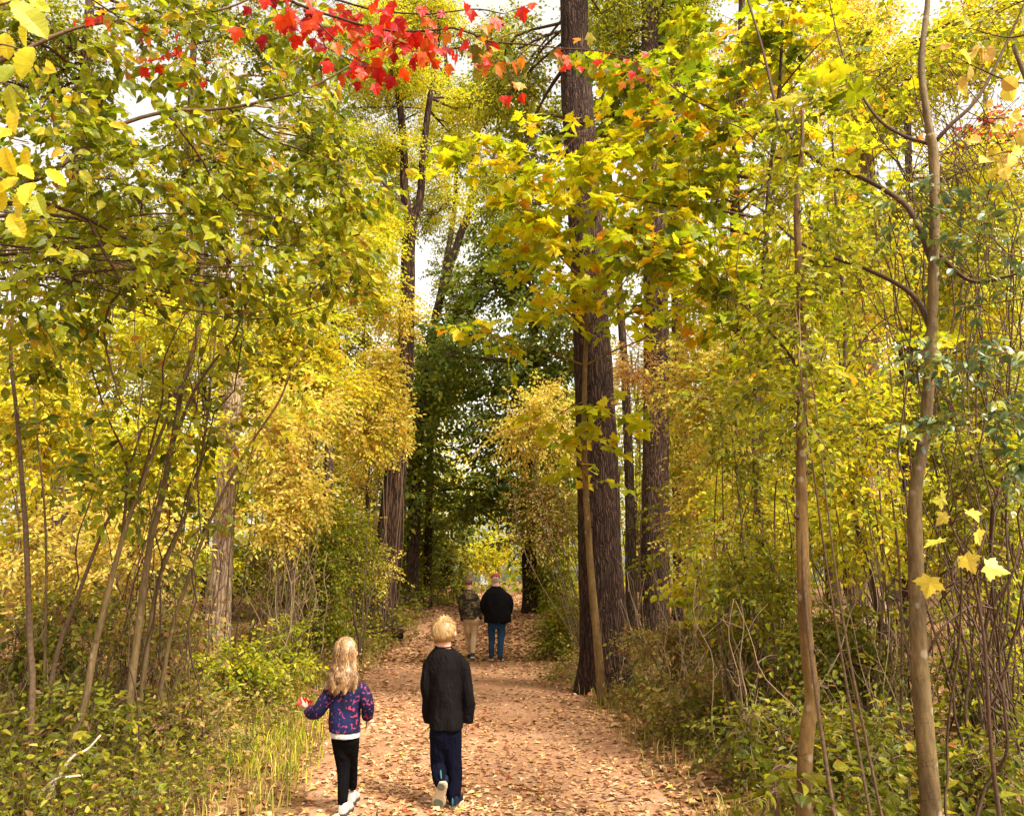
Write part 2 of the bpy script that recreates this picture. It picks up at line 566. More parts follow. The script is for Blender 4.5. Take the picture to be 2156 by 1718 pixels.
PAL = {
    'yellow': [((.78, .62, .03), 5), ((.70, .60, .035), 3), ((.48, .49, .03), 3), ((.30, .33, .02), 1.5), ((.68, .40, .04), .5)],
    'gold': [((.78, .60, .08), 5), ((.76, .50, .06), 1.2), ((.76, .64, .17), 3), ((.56, .54, .04), 2.5), ((.34, .36, .025), 1), ((.5, .25, .05), .3)],
    'pale': [((.78, .63, .15), 4), ((.72, .60, .09), 3), ((.60, .38, .08), 1), ((.48, .48, .06), 1)],
    'lemon': [((.72, .62, .03), 4), ((.54, .55, .025), 4), ((.34, .38, .02), 3), ((.70, .46, .03), .8)],
    'yg': [((.35, .36, .012), 4), ((.24, .27, .010), 4), ((.50, .45, .02), 3), ((.13, .16, .010), 2)],
    'olive': [((.18, .19, .010), 4), ((.12, .135, .008), 4), ((.29, .28, .014), 3), ((.45, .36, .03), 1), ((.30, .15, .03), .5)],
    'green': [((.20, .235, .008), 5), ((.29, .31, .010), 4), ((.44, .42, .016), 3), ((.60, .46, .025), 1.4), ((.09, .12, .007), 2), ((.40, .18, .03), .3)],
    'dark': [((.13, .18, .024), 5), ((.18, .23, .03), 4), ((.27, .30, .04), 2.5), ((.42, .41, .03), 1.2)],
    'blue': [((.06, .105, .035), 4), ((.10, .15, .045), 4), ((.15, .20, .05), 2), ((.26, .28, .04), 1)],
    'orange': [((.76, .44, .15), 4), ((.78, .54, .20), 4), ((.68, .28, .09), 1.5), ((.74, .60, .20), 3)],
    'red': [((.60, .020, .006), 5), ((.40, .008, .006), 3), ((.66, .065, .008), 3), ((.68, .16, .012), 2)],
    'redmix': [((.66, .03, .010), 3), ((.70, .12, .015), 3), ((.70, .28, .02), 2), ((.30, .28, .02), 3), ((.16, .18, .02), 2)],
    'mapleyel': [((.70, .56, .012), 5), ((.56, .55, .012), 7), ((.38, .42, .010), 5), ((.72, .36, .02), .6), ((.20, .25, .010), 1)],
    'maplegreen': [((.32, .36, .008), 5), ((.20, .25, .008), 3), ((.48, .45, .012), 4), ((.66, .46, .015), 2.5), ((.10, .14, .008), 1.5), ((.68, .28, .02), .5)],
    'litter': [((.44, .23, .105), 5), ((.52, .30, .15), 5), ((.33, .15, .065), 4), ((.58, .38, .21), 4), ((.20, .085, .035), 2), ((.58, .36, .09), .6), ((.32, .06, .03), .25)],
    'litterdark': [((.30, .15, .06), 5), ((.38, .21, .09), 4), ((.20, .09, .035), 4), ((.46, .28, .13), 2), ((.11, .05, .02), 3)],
    'herb': [((.18, .19, .012), 4), ((.27, .27, .018), 4), ((.10, .11, .008), 3), ((.42, .36, .05), 2), ((.30, .165, .05), 1.6)],
    'hay': [((.36, .29, .05), 4), ((.26, .24, .025), 4), ((.46, .32, .11), 3), ((.14, .145, .014), 2), ((.30, .16, .06), 3)],
}


def pick(pal, group, stick=0.6, var=0.22):
    """one colour per leaf; leaves of one spray lean to one colour"""
    c = np.array([p[0] for p in PAL[pal]]); w = np.array([p[1] for p in PAL[pal]], float); w /= w.sum()
    n = len(group)
    gi = rng.choice(len(c), group.max() + 1, p=w)[group]
    li = rng.choice(len(c), n, p=w)
    idx = np.where(rng.random(n) < stick, gi, li)
    col = c[idx] * rng.uniform(1 - var, 1 + var, (n, 1)) * rng.uniform(0.92, 1.08, (n, 3))
    return np.clip(col, 0.004, 0.9)


def basis(X, Z):
    X = norm(X)
    Y = norm(np.cross(Z, X))
    Z = np.cross(X, Y)
    return np.stack([X, Y, Z], -1)       # columns


def leaf_geo(g, kind, Rm, t, s, col):
    vi = rng.integers(0, 5, len(t))
    for v in range(5):
        m = np.nonzero(vi == v)[0]
        if len(m) == 0: continue
        V0, F0 = LEAF[kind][v]
        V = np.einsum('nij,vj->nvi', Rm[m], V0) * s[m][:, None, None] + t[m][:, None]
        F = F0[None] + (np.arange(len(m)) * len(V0))[:, None, None]
        g.add(V.reshape(-1, 3), F.reshape(-1, 3), np.repeat(col[m], len(F0), 0))


def spray_leaves(O, D, L, k, size, droop=0.4, tilt=0.5, sv=0.35, sag=0.2, opp=False):
    """leaf frames along twigs: O origin, D direction, L length (per twig), k leaves per twig"""
    M = len(O)
    D = norm(D)
    up = np.array([0, 0, 1.0]) + rng.normal(0, 0.25, (M, 3))
    S = norm(np.cross(D, up))
    N = np.cross(S, D)
    u = ((np.arange(k) + 0.6)[None] / k) + rng.uniform(-.25, .25, (M, k)) / k
    if opp: u = ((np.arange(k) // 2 * 2 + 1.2)[None] / k) + rng.uniform(-.06, .06, (M, k)) / k
    u = np.clip(u, 0.08, 1.0)
    side = np.where(np.arange(k) % 2 == 0, 1.0, -1.0)[None].repeat(M, 0)
    ang = np.radians(rng.uniform(30, 80, (M, k)))
    ang[:, -1] *= 0.25
    P = O[:, None] + D[:, None] * (L[:, None] * u)[..., None]
    P[..., 2] -= sag * L[:, None] * u ** 2
    X = D[:, None] * np.cos(ang)[..., None] + S[:, None] * (np.sin(ang) * side)[..., None]
    X = X + rng.normal(0, 0.18, X.shape)
    X[..., 2] -= droop * rng.uniform(0.2, 1.6, (M, k))
    Z = N[:, None] + rng.normal(0, tilt, X.shape)
    P = P + norm(X) * (size * 0.22)
    grp = np.repeat(np.arange(M), k)
    s = size * rng.uniform(1 - sv, 1 + sv, M * k)
    return basis(X.reshape(-1, 3), Z.reshape(-1, 3)), P.reshape(-1, 3), s, grp


def in_ball(n, shell=0.5):
    v = norm(rng.normal(0, 1, (n, 3)))
    r = rng.random(n) ** (1.0 / 3.0)
    r = r * (1 - shell) + shell * (0.72 + 0.28 * rng.random(n))
    return v * r[:, None]


def grow(root, lobes, attach, kind, size, pal, nsp, k, L, mat=None, twig=None, droop=0.4, tilt=0.5, flat=0.5, shell=0.35,
         limb_r=0.02, sag=0.25, opp=False, crown='crown', nsec=6, stick=0.6, twr=0.0022, indiv=0, leafname='leaf', vardense=True, nolimbs=False):
    """limbs from the attach points to every lobe, secondary branches in it, leafy twigs on those; lobes = [(centre, (rx,ry,rz))]"""
    mat = mat or M_LEAF; twig = twig or M_TWIG
    attach = np.asarray(attach, float)
    gb = Geo(); gl = Geo()
    allf = []
    vol = np.array([np.prod(r) ** (1 / 2.2) for _, r in lobes]); share = vol / vol.sum()
    for (c, r), sh in zip(lobes, share):
        c = np.asarray(c, float); r = np.asarray(r, float)
        m = max(3, int(round(nsp * sh)))
        if not nolimbs:
            cost = np.linalg.norm(attach - c, axis=1) + 0.6 * np.maximum(attach[:, 2] - c[2], 0)
            a = attach[np.argmin(cost)]
            mid = (a + c) / 2 + rng.normal(0, 0.07, 3) * np.linalg.norm(c - a); mid[2] += 0.06 * np.linalg.norm(c - a)
            P = spline([a, mid, c], 7)
            poly_segs(P, limb_r, limb_r * 0.5, gb, 5)
        ends = []
        for q in range(nsec):
            d = in_ball(1, 0.7)[0]
            e = c + d * r * 0.85
            st = (P[rng.integers(3, 7)] if not nolimbs else c)
            mm = (st + e) / 2 + rng.normal(0, .06, 3) * np.linalg.norm(e - st); mm[2] += 0.05 * np.linalg.norm(e - st)
            Q = spline([st, mm, e], 6)
            poly_segs(Q, limb_r * 0.42, limb_r * 0.12 + twr * .5, gb, 3)
            ends.append(Q)
        E = np.concatenate(ends)
        B = in_ball(m, shell) * r + c
        if vardense:      # gaps: keep where a soft noise is high
            keep = vnoise(B[:, 0] / (r[0] * .45 + .05), B[:, 1] / (r[1] * .45 + .05), B[:, 2] / (r[2] * .45 + .05), 3) > rng.uniform(-.75, .05, m)
            B = B[keep]
            m = len(B)
            if m == 0: continue
        # pull half of the twigs onto the branches
        near = E[np.argmin(((B[:, None] - E[None]) ** 2).sum(-1), 1)] if m * len(E) < 4e6 else B
        w = np.where(rng.random((m, 1)) < 0.6, rng.uniform(0.3, 0.9, (m, 1)), 0.0)
        O = B * (1 - w) + near * w
        D = norm((B - c) / r) + 0.8 * (B - O) / (np.abs(r).mean()) + rng.normal(0, 0.45, (m, 3))
        D[:, 2] *= flat
        D = norm(D)
        LL = L * rng.uniform(0.6, 1.4, m)
        Rm, t, s, grp = spray_leaves(O, D, LL, k, size, droop, tilt, sag=sag, opp=opp)
        tips = O + D * LL[:, None]; tips[:, 2] -= sag * LL
        tk = np.nonzero(rng.random(m) < (1.0 if c[1] < 9 else .5 if c[1] < 14 else .25))[0]
        if len(tk): gb.add(*segs(O[tk], tips[tk], twr, twr * 0.4, 3))
        col = pick(pal, grp, stick)
        allf.append((Rm, t, s, col))
    if gb.n: gb.part('twigs', twig, root, kind='stuff')
    if not allf: return
    Rm = np.concatenate([f[0] for f in allf]); t = np.concatenate([f[1] for f in allf]); s = np.concatenate([f[2] for f in allf]); col = np.concatenate([f[3] for f in allf])
    if indiv:
        dist = np.linalg.norm(t - np.array([0, 0, CAMZ]), axis=1) / s
        vis = in_view(t)
        order = np.argsort(np.where(vis, dist, 1e9))
        n1 = min(indiv, int(vis.sum()))
        sel = order[:n1]
        single_leaves(root, kind, Rm[sel], t[sel], s[sel], pal, mat, leafname)
        rest = order[n1:]
        Rm, t, s, col = Rm[rest], t[rest], s[rest], col[rest]
    if len(t):
        leaf_geo(gl, kind, Rm, t, s, col)
        gl.part(crown, mat, root, kind='stuff')


def in_view(t):
    d = t - np.array([0, 0, CAMZ])
    fz = d[:, 1] * CP + d[:, 2] * SP
    uy = -d[:, 1] * SP + d[:, 2] * CP
    return (fz > 0.2) & (np.abs(d[:, 0] / np.maximum(fz, .01)) < 0.70) & (np.abs(uy / np.maximum(fz, .01)) < 0.56)


_LM = {}


def leaf_meshes(kind, pal, mat):
    key = (kind, pal, mat.name)
    if key not in _LM:
        c = np.array([p[0] for p in PAL[pal]]); w = np.array([p[1] for p in PAL[pal]], float); w /= w.sum()
        ms = []
        for i in range(20):
            V, F = LEAF[kind][i % 5]
            col = c[rng.choice(len(c), p=w)] * rng.uniform(.78, 1.2)
            T = np.tile(np.clip(col * rng.uniform(.95, 1.05, 3), 0.004, .9), (len(F), 1)) * rng.uniform(.88, 1.1, (len(F), 1))
            ms.append(make_mesh('leaf', V, F, mat, T))
        _LM[key] = ms
    return _LM[key]


def single_leaves(root, kind, Rm, t, s, pal, mat, name='leaf'):
    ms = leaf_meshes(kind, pal, mat)
    base = np.array(root.location)
    for i in range(len(t)):
        o = bpy.data.objects.new(name, ms[rng.integers(0, 20)])
        COL.objects.link(o)
        o.parent = root
        M = np.eye(4); M[:3, :3] = Rm[i] * s[i]; M[:3, 3] = t[i] - base
        o.matrix_basis = Matrix(M.tolist())


def pxl(pts, d0, d1=None):
    """photo pixel polyline at distances d0..d1 -> points"""
    d1 = d0 if d1 is None else d1
    n = len(pts)
    return np.array([px(p[0], p[1], d0 + (d1 - d0) * i / max(n - 1, 1)) for i, p in enumerate(pts)])


def ground_at(p):
    return np.array([p[0], p[1], float(gz(p[0], p[1]))])


def off_path(p, m=.15):
    p = np.array(p, float)
    if p[1] > 4:
        c, w = float(path_c(p[1])), float(path_w(p[1])) + m
        if abs(p[0] - c) < w: p[0] = c + w * (1 if p[0] > c - .25 * (p[1] > 24) else -1)
    return p


def split_lobes(C, r, n):
    """a handful of smaller uneven lobes in an ellipsoid"""
    out = []
    for i in range(n):
        d = in_ball(1, 0.4)[0] * 0.74
        f = rng.uniform(0.26, 0.60)
        out.append((C + d * r, r * f * rng.uniform(.8, 1.25, 3)))
    return out


def shrub(label, cx, cy, d, w, h, kind, size, pal, nsp, k=9, L=0.3, depth=None, nl=9, stems=6, cat='shrub', name='shrub', group=None,
          mat=None, droop=0.45, tilt=0.6, flat=0.7, stem_r=0.011, stem_mat=None, twig=None, shell=.3, sag=.3, stick=.55, crown='foliage', reach=0.7, opp=False, indiv=0):
    """a bush whose leafy part covers the photo ellipse (cx,cy) +- (w,h) at distance d; it stands on the ground below"""
    C = px(cx, cy, d); a = mpp(d)
    r = np.array([w * a, depth if depth else max(w * a * .7, .35), h * a])
    base = ground_at(off_path(C))
    t = thing(name, label, cat, base, group)
    att = []
    for i in range(stems):
        b = base + np.array([rng.normal(0, r[0] * .22 + .03), rng.normal(0, .12), 0]); b = off_path(b); b[2] = float(gz(b[0], b[1])) - 0.04
        e = C + in_ball(1, .5)[0] * r * reach
        e[2] = max(e[2], base[2] + 0.25 * max(C[2] - base[2], .2))
        m1 = b * .6 + e * .4 + rng.normal(0, .05, 3) * max(e[2] - b[2], .3); m1[2] = b[2] + (e[2] - b[2]) * .52
        P = spline([b, m1, e], 10)
        V, F = tube(P, np.linspace(stem_r, stem_r * .45, 10) * rng.uniform(.7, 1.3), 6)
        part('stem', V, F, stem_mat or M_STEM, t, smooth=True)
        att.append(P[2:])
    grow(t, split_lobes(C, r, nl), np.concatenate(att), kind, size, pal, nsp, k, L, mat=mat, twig=twig, droop=droop, tilt=tilt, flat=flat,
         limb_r=stem_r * .55, crown=crown, shell=shell, sag=sag, stick=stick, opp=opp, indiv=indiv)
    return t


def ridged(amp, f=9.0, zs=0.5, seed=0, flare=0.0, fl_h=0.6):
    """bark ridges and a root flare for tube(disp=...)"""
    def d(th, s, rr):
        x, y = np.cos(th) * f / 2, np.sin(th) * f / 2
        wob = fbm(np.cos(th) * 1.5, np.sin(th) * 1.5, s * 1.2, 2, seed + 5) * .5
        rid = 1 - np.abs(vnoise(x + wob, y + wob, s * zs * 2, seed))
        rid2 = 1 - np.abs(vnoise(x * 2 + wob, y * 2, s * zs * 5, seed + 3))
        out = amp * (rid * .7 + rid2 * .4 - .7) * rr / max(rr.max(), 1e-6)
        out = out + rr * 0.05 * fbm(np.cos(th), np.sin(th), s * .5, 2, seed + 9)
        if flare:
            out = out + rr * flare * np.exp(-s / fl_h) * (1 + .35 * np.cos(th * 5 + seed))
        return out
    return d


def trunk(root, P, r0, r1, mat, rings=90, sides=48, amp=0.02, f=11.0, zs=.5, flare=0.35, fl_h=.45, name='trunk', seed=1, radii=None):
    Q = spline(P, rings)
    rad = np.linspace(r0, r1, rings) if radii is None else np.interp(np.linspace(0, 1, rings), np.linspace(0, 1, len(radii)), radii)
    V, F = tube(Q, rad, sides, True, ridged(amp, f, zs, seed, flare, fl_h))
    part(name, V, F, mat, root, smooth=True)
    return Q, rad


def knot(root, p, out, r, mat=None):
    """a dead branch stub / knot on a trunk"""
    out = norm(out)
    P = np.array([p - out * r * .6, p + out * r * .5, p + out * r * 1.5 + np.array([0, 0, r * .3])])
    V, F = tube(spline(P, 6), np.array([r * 1.5, r * 1.1, r * .8, r * .7, r * .65, r * .45]), 10, True, ridged(r * .3, 6, 2, 4))
    part('branch_stub', V, F, mat or M_DARKBARK, root, smooth=True)


def bough(root, P, r0, r1, mat, name='branch', n=24, sides=8):
    Q = spline(P, n)
    V, F = tube(Q, np.linspace(r0, r1, n), sides, True, ridged(r0 * .12, 5, 2.0, int(rng.integers(99))))
    part(name, V, F, mat, root, smooth=True)
    return Q


def plobe(cx, cy, d, w, h, depth):
    a = mpp(d)
    return (px(cx, cy, d), np.array([w * a, depth, h * a]))
# ------------------------------------------------------------------ ground and path
def ground_material():
    m, n, l, out = nodes('forest_floor')
    co = objco(n, l)
    a = noise_node(n, l, 1.1, 6.0, co); b = noise_node(n, l, 14.0, 6.0, co)
    vo = n.new('ShaderNodeTexVoronoi'); vo.inputs['Scale'].default_value = 16.0; l.new(co, vo.inputs['Vector'])
    c1 = ramp(n, l, b.outputs['Fac'], [(0.25, (0.05, 0.028, 0.014)), (0.5, (0.17, 0.09, 0.04)), (0.75, (0.30, 0.18, 0.085))])
    c2 = ramp(n, l, vo.outputs['Color'], [(0.2, (0.55, 0.5, 0.45)), (0.8, (1.3, 1.25, 1.15))])
    c = mix_rgb(n, l, c1.outputs['Color'], c2.outputs['Color'], 1.0, 'MULTIPLY')
    gr = ramp(n, l, a.outputs['Fac'], [(0.5, (0, 0, 0)), (0.7, (.6, .6, .6))])
    c = mix_rgb(n, l, c, (0.09, 0.085, 0.02), gr.outputs['Color'])
    bs = n.new('ShaderNodeBsdfPrincipled'); bs.inputs['Roughness'].default_value = 0.95; bs.inputs['Specular IOR Level'].default_value = 0.1
    l.new(c, bs.inputs['Base Color'])
    bp = n.new('ShaderNodeBump'); bp.inputs['Strength'].default_value = 0.7; bp.inputs['Distance'].default_value = 0.04
    l.new(vo.outputs['Distance'], bp.inputs['Height']); l.new(bp.outputs[0], bs.inputs['Normal'])
    l.new(bs.outputs[0], out.inputs['Surface'])
    return m


def path_material():
    m, n, l, out = nodes('sandy_path')
    co = objco(n, l)
    a = noise_node(n, l, 0.9, 5.0, co); b = noise_node(n, l, 35.0, 8.0, co); d = noise_node(n, l, 7.0, 5.0, co)
    c1 = ramp(n, l, a.outputs['Fac'], [(0.3, (0.24, 0.122, 0.062)), (0.55, (0.38, 0.205, 0.112)), (0.75, (0.45, 0.27, 0.165))])
    c2 = ramp(n, l, b.outputs['Fac'], [(0.3, (0.6, 0.57, 0.53)), (0.55, (1.0, 1.0, 1.0)), (0.72, (1.25, 1.22, 1.2))])
    c3 = ramp(n, l, d.outputs['Fac'], [(0.33, (0.76, 0.71, 0.67)), (0.6, (1.08, 1.08, 1.08))])
    c = mix_rgb(n, l, c1.outputs['Color'], c2.outputs['Color'], 1.0, 'MULTIPLY')
    c = mix_rgb(n, l, c, c3.outputs['Color'], 1.0, 'MULTIPLY')
    bs = n.new('ShaderNodeBsdfPrincipled'); bs.inputs['Roughness'].default_value = 0.95; bs.inputs['Specular IOR Level'].default_value = 0.1
    l.new(c, bs.inputs['Base Color'])
    bp = n.new('ShaderNodeBump'); bp.inputs['Strength'].default_value = 0.6; bp.inputs['Distance'].default_value = 0.02
    l.new(b.outputs['Fac'], bp.inputs['Height']); l.new(bp.outputs[0], bs.inputs['Normal'])
    l.new(bs.outputs[0], out.inputs['Surface'])
    return m


def grid(xs, ys, f):
    X, Y = np.meshgrid(xs, ys)
    V = np.stack([X, Y, f(X, Y)], -1).reshape(-1, 3)
    nx, ny = len(xs), len(ys)
    i = (np.arange(ny - 1)[:, None] * nx + np.arange(nx - 1)[None]).ravel()
    return V, np.stack([i, i + 1, i + nx + 1, i + nx], 1)


xs = np.concatenate([[-400, -200, -100, -60, -40, -25, -18, -14], np.arange(-11, 11.01, .2), [14, 18, 25, 40, 60, 100, 200, 400]])
ys = np.concatenate([[-300, -120, -50, -20, -10, -6], np.arange(-4, 40, .25), np.arange(40, 82, 2.0), [100, 140, 200, 300, 500]])
V, F = grid(xs, ys, lambda x, y: gz(x, np.clip(y, -10, 80)) * 1.0)
ground = link('ground', make_mesh('ground', V, F, ground_material(), smooth=True))
tag(ground, 'brown forest floor under the trees and shrubs', 'ground', kind='structure')

py = np.arange(-4, 79, .2)
cols = np.linspace(-1, 1, 25)
Y = np.repeat(py[:, None], 25, 1)
wob = 0.22 * fbm(Y * .7, np.sign(cols)[None] * 3 + 0 * Y, 0, 3, 21)
X = path_c(Y) + cols[None] * (path_w(Y) + wob * np.abs(cols)[None])
Z = gz(X, Y) + 0.006 - 0.05 * sstep(.9, 1.0, np.abs(cols))[None]
V = np.stack([X, Y, Z], -1).reshape(-1, 3)
i = (np.arange(len(py) - 1)[:, None] * 25 + np.arange(24)[None]).ravel()
path = link('path', make_mesh('path', V, np.stack([i, i + 1, i + 26, i + 25], 1), path_material(), smooth=True))
tag(path, 'sandy tan footpath strewn with fallen leaves', 'path', kind='structure')


# ------------------------------------------------------------------ fallen leaves, grass and low herbs
def lying(x, y, size, tiltmax, lift=0.012):
    n = len(x)
    a = rng.uniform(0, 2 * math.pi, n)
    tl = np.abs(rng.normal(0, tiltmax, n))
    b = rng.uniform(0, 2 * math.pi, n)
    Z = np.stack([np.sin(tl) * np.cos(b), np.sin(tl) * np.sin(b), np.cos(tl)], 1)
    Xd = np.stack([np.cos(a), np.sin(a), np.zeros(n)], 1)
    Xd = norm(Xd - Z * (Xd * Z).sum(1, keepdims=True))
    Rm = basis(Xd, Z)
    s = size * rng.uniform(.55, 1.35, n)
    t = np.stack([x, y, gz(x, y) + lift + s * np.sin(tl) * .35], 1) - Rm[:, :, 0] * (s * .5)[:, None]
    return Rm, t, s


def litter(n, y0, y1, dens_pow, kind, size, pal, spread):
    """denser near the camera, and towards the edges of the path"""
    y = y0 + (y1 - y0) * rng.random(n) ** dens_pow
    u = np.clip(rng.normal(0, .62, n) * spread, -3.2, 3.2)
    x = path_c(y) + u * path_w(y)
    p = .5 + .5 * fbm(x * 1.1, y * .7, 0, 3, 31)
    bare = np.exp(-((y - 12.0) / 3.4) ** 2) * np.clip(1.25 - np.abs(u), 0, 1) * .86     # a swept sandy patch
    keep = (rng.random(n) < .25 + .75 * p) & (rng.random(n) > bare)
    x, y = x[keep], y[keep]
    return lying(x, y, size, .22) + (pick(pal, np.arange(len(x)), 0.0, .28),)


near = [litter(9000, 4.6, 12, 1.45, 'ovate', .055, 'litter', 1.0), litter(3200, 4.6, 12, 1.45, 'maple', .064, 'litter', 1.45)]
gl = Geo()
k1 = near[0]
dist = k1[1][:, 1] + np.abs(k1[1][:, 0]) * .3 - k1[2] * 8
vis = in_view(k1[1])
od = np.argsort(np.where(vis, dist, 99))
sel, rest = od[:270], od[270:]
single_leaves(path, 'ovate', k1[0][sel], k1[1][sel], k1[2][sel], 'litter', M_LITTER)
leaf_geo(gl, 'ovate_far', k1[0][rest], k1[1][rest], k1[2][rest], k1[3][rest])
leaf_geo(gl, 'maple_far', *near[1])
leaf_geo(gl, 'oval', *litter(11000, 9, 19, 1.0, 'oval', .075, 'litter', 1.35))
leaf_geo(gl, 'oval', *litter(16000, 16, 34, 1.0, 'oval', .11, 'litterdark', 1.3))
leaf_geo(gl, 'oval', *litter(5000, 30, 60, 1.0, 'oval', .16, 'litter', 1.3))
fl = gl.part('fallen_leaves', M_LITTER, None, kind='stuff')
tag(fl, 'tan and brown fallen leaves strewn over path and verges', 'fallen leaves')

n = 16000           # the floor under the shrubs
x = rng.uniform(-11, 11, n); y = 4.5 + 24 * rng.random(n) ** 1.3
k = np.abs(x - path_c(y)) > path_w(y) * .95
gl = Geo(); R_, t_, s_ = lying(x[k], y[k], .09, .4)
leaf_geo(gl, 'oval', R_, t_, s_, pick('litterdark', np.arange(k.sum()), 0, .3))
kx = gl
gt = Geo()
for i in range(130):
    yy = 5 + 14 * rng.random() ** 1.4; xx = float(path_c(yy)) + rng.normal(0, .75) * float(path_w(yy)) * 1.2
    a0 = rng.uniform(0, 3.14); ln = rng.uniform(.05, .32)
    pp = np.array([[xx + math.cos(a0) * ln * u + rng.normal(0, .012), yy + math.sin(a0) * ln * u, 0] for u in (-.5, -.15, .2, .5)])
    pp[:, 2] = gz(pp[:, 0], pp[:, 1]) + .012 + np.abs(rng.normal(0, .008, 4))
    poly_segs(spline(pp, 7), rng.uniform(.002, .006), .0015, gt, 4)
tag(gt.part('fallen_twigs', M_TWIG, None, kind='stuff'), 'small broken twigs lying among the leaves on the path', 'twigs')
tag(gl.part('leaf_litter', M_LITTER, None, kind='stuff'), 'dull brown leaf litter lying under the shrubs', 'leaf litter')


def blades(n, xf, yf, h, pal):
    x, y = xf, yf
    n = len(x)
    z = gz(x, y)
    hh = h * rng.uniform(.4, 1.4, n)
    a = rng.uniform(0, 2 * math.pi, n); ln = rng.uniform(.1, .75, n)
    d = np.stack([np.cos(a), np.sin(a), np.zeros(n)], 1)
    w = np.stack([-np.sin(a), np.cos(a), np.zeros(n)], 1) * .0045
    b = np.stack([x, y, z - .01], 1)
    mid = b + d * (hh * ln * .35)[:, None] + np.array([0, 0, 1.0]) * (hh * .62)[:, None]
    tip = b + d * (hh * ln)[:, None] + np.array([0, 0, 1.0]) * (hh * (1 - .25 * ln))[:, None]
    V = np.stack([b - w, b + w, mid - w * .8, mid + w * .8, tip], 1).reshape(-1, 3)
    F = (np.array([[0, 1, 3], [0, 3, 2], [2, 3, 4]])[None] + (np.arange(n) * 5)[:, None, None]).reshape(-1, 3)
    return V, F, np.repeat(pick(pal, np.arange(n), 0, .25), 3, 0)


def verge(n, side, y0, y1, wid, pw=1.3):
    y = y0 + (y1 - y0) * rng.random(n) ** pw
    off = np.abs(rng.normal(0, wid, n)) + rng.uniform(-.25, .1, n)
    x = path_c(y) + side * (path_w(y) + off)
    k = vnoise(x * 1.3, y * 1.1, 0, 41) > rng.uniform(-.8, .5, n)
    return x[k], y[k]


g = Geo()
for side, nn, wid in ((-1, 9000, 1.1), (1, 10000, 1.1)):
    xx, yy = verge(nn, side, 5, 24, wid)
    g.add(*blades(nn, xx, yy, .16, 'hay'))
xx, yy = verge(1100, -1, 6.6, 9.5, .5)
g.add(*blades(0, xx, yy, .20, 'yg'))
tag(g.part('grass', M_GRASS, None, kind='stuff'), 'thin straw and green grass along the path verges', 'grass')


def herbs(n, side, y0, y1, wid, off0, h, size, pal, kind, k=6, pw=1.2):
    """low herbs: short upright stems with leaves; returns leaf and stem geometry"""
    y = y0 + (y1 - y0) * rng.random(n) ** pw
    x = path_c(y) + side * (path_w(y) + off0 + np.abs(rng.normal(0, wid, n)))
    kk = vnoise(x * .9, y * .9, 0, 51) > rng.uniform(-.9, .35, n)
    x, y = x[kk], y[kk]
    n = len(x)
    O = np.stack([x, y, gz(x, y) - .01], 1)
    D = np.stack([rng.normal(0, .35, n), rng.normal(0, .35, n), np.ones(n)], 1)
    L = h * rng.uniform(.4, 1.5, n)
    D = norm(D)
    S = norm(np.cross(D, rng.normal(0, 1, (n, 3))))
    u = np.linspace(.3, 1, k)[None].repeat(n, 0)
    P = O[:, None] + D[:, None] * (L[:, None] * u)[..., None]
    a = np.arange(k)[None] * 2.4 + rng.uniform(0, 6, (n, 1))
    W = np.cross(D, S)
    X = S[:, None] * np.cos(a)[..., None] + W[:, None] * np.sin(a)[..., None]
    X = X + D[:, None] * .25; X[..., 2] += rng.uniform(-.5, .45, (n, k))
    Z = D[:, None] + rng.normal(0, .4, (n, k, 3))
    Z = Z.reshape(-1, 3); X = X.reshape(-1, 3)
    grp = np.repeat(np.arange(n), k)
    return (kind, basis(X, Z), P.reshape(-1, 3), size * rng.uniform(.5, 1.4, n * k), pick(pal, grp, .75)), segs(O, O + D * L[:, None], .0022, .001, 3)


gl, gs = Geo(), Geo()
for a in (herbs(1900, -1, 4.8, 10, 1.2, .35, .26, .045, 'herb', 'ovate_far', 6),
          herbs(1700, -1, 8, 18, 1.3, .2, .30, .055, 'hay', 'oval', 6),
          herbs(1900, 1, 4.8, 10, 1.2, .3, .26, .045, 'herb', 'ovate_far', 6),
          herbs(1700, 1, 8, 20, 1.2, .1, .30, .06, 'hay', 'oval', 6),
          herbs(500, -1, 5, 9, 1.3, .8, .42, .07, 'olive', 'ovate_far', 5),
          herbs(500, 1, 4.6, 8.5, 1.1, .6, .42, .075, 'olive', 'ovate_far', 5),
          herbs(1000, -1, 17, 32, 1.2, .0, .45, .10, 'olive', 'oval', 5),
          herbs(1000, 1, 17, 32, 1.2, .0, .45, .10, 'olive', 'oval', 5)):
    leaf_geo(gl, *a[0]); gs.add(*a[1])
gc = gl.part('ground_cover', M_LEAF, None, kind='stuff')
tag(gc, 'low leafy herbs covering the ground beside the path', 'ground cover')
tag(gs.part('herb_stems', M_STEM, None, kind='stuff'), 'thin upright stems of the low herbs beside the path', 'herb stems')

# ------------------------------------------------------------------ trees
AREA = {'dot': .30, 'ovate_far': .34, 'oval': .36, 'ovate': .37, 'serrate': .38, 'round': .58, 'lance': .14, 'maple': .62, 'maple_far': .55, 'red_maple': .5}


COVER = 1.4


def count(w, h, d, kind, size, k, cov):
    la = AREA[kind] * (size / mpp(d)) ** 2 * .55
    return max(6, int(COVER * cov * math.pi * w * h / la / k / .62))


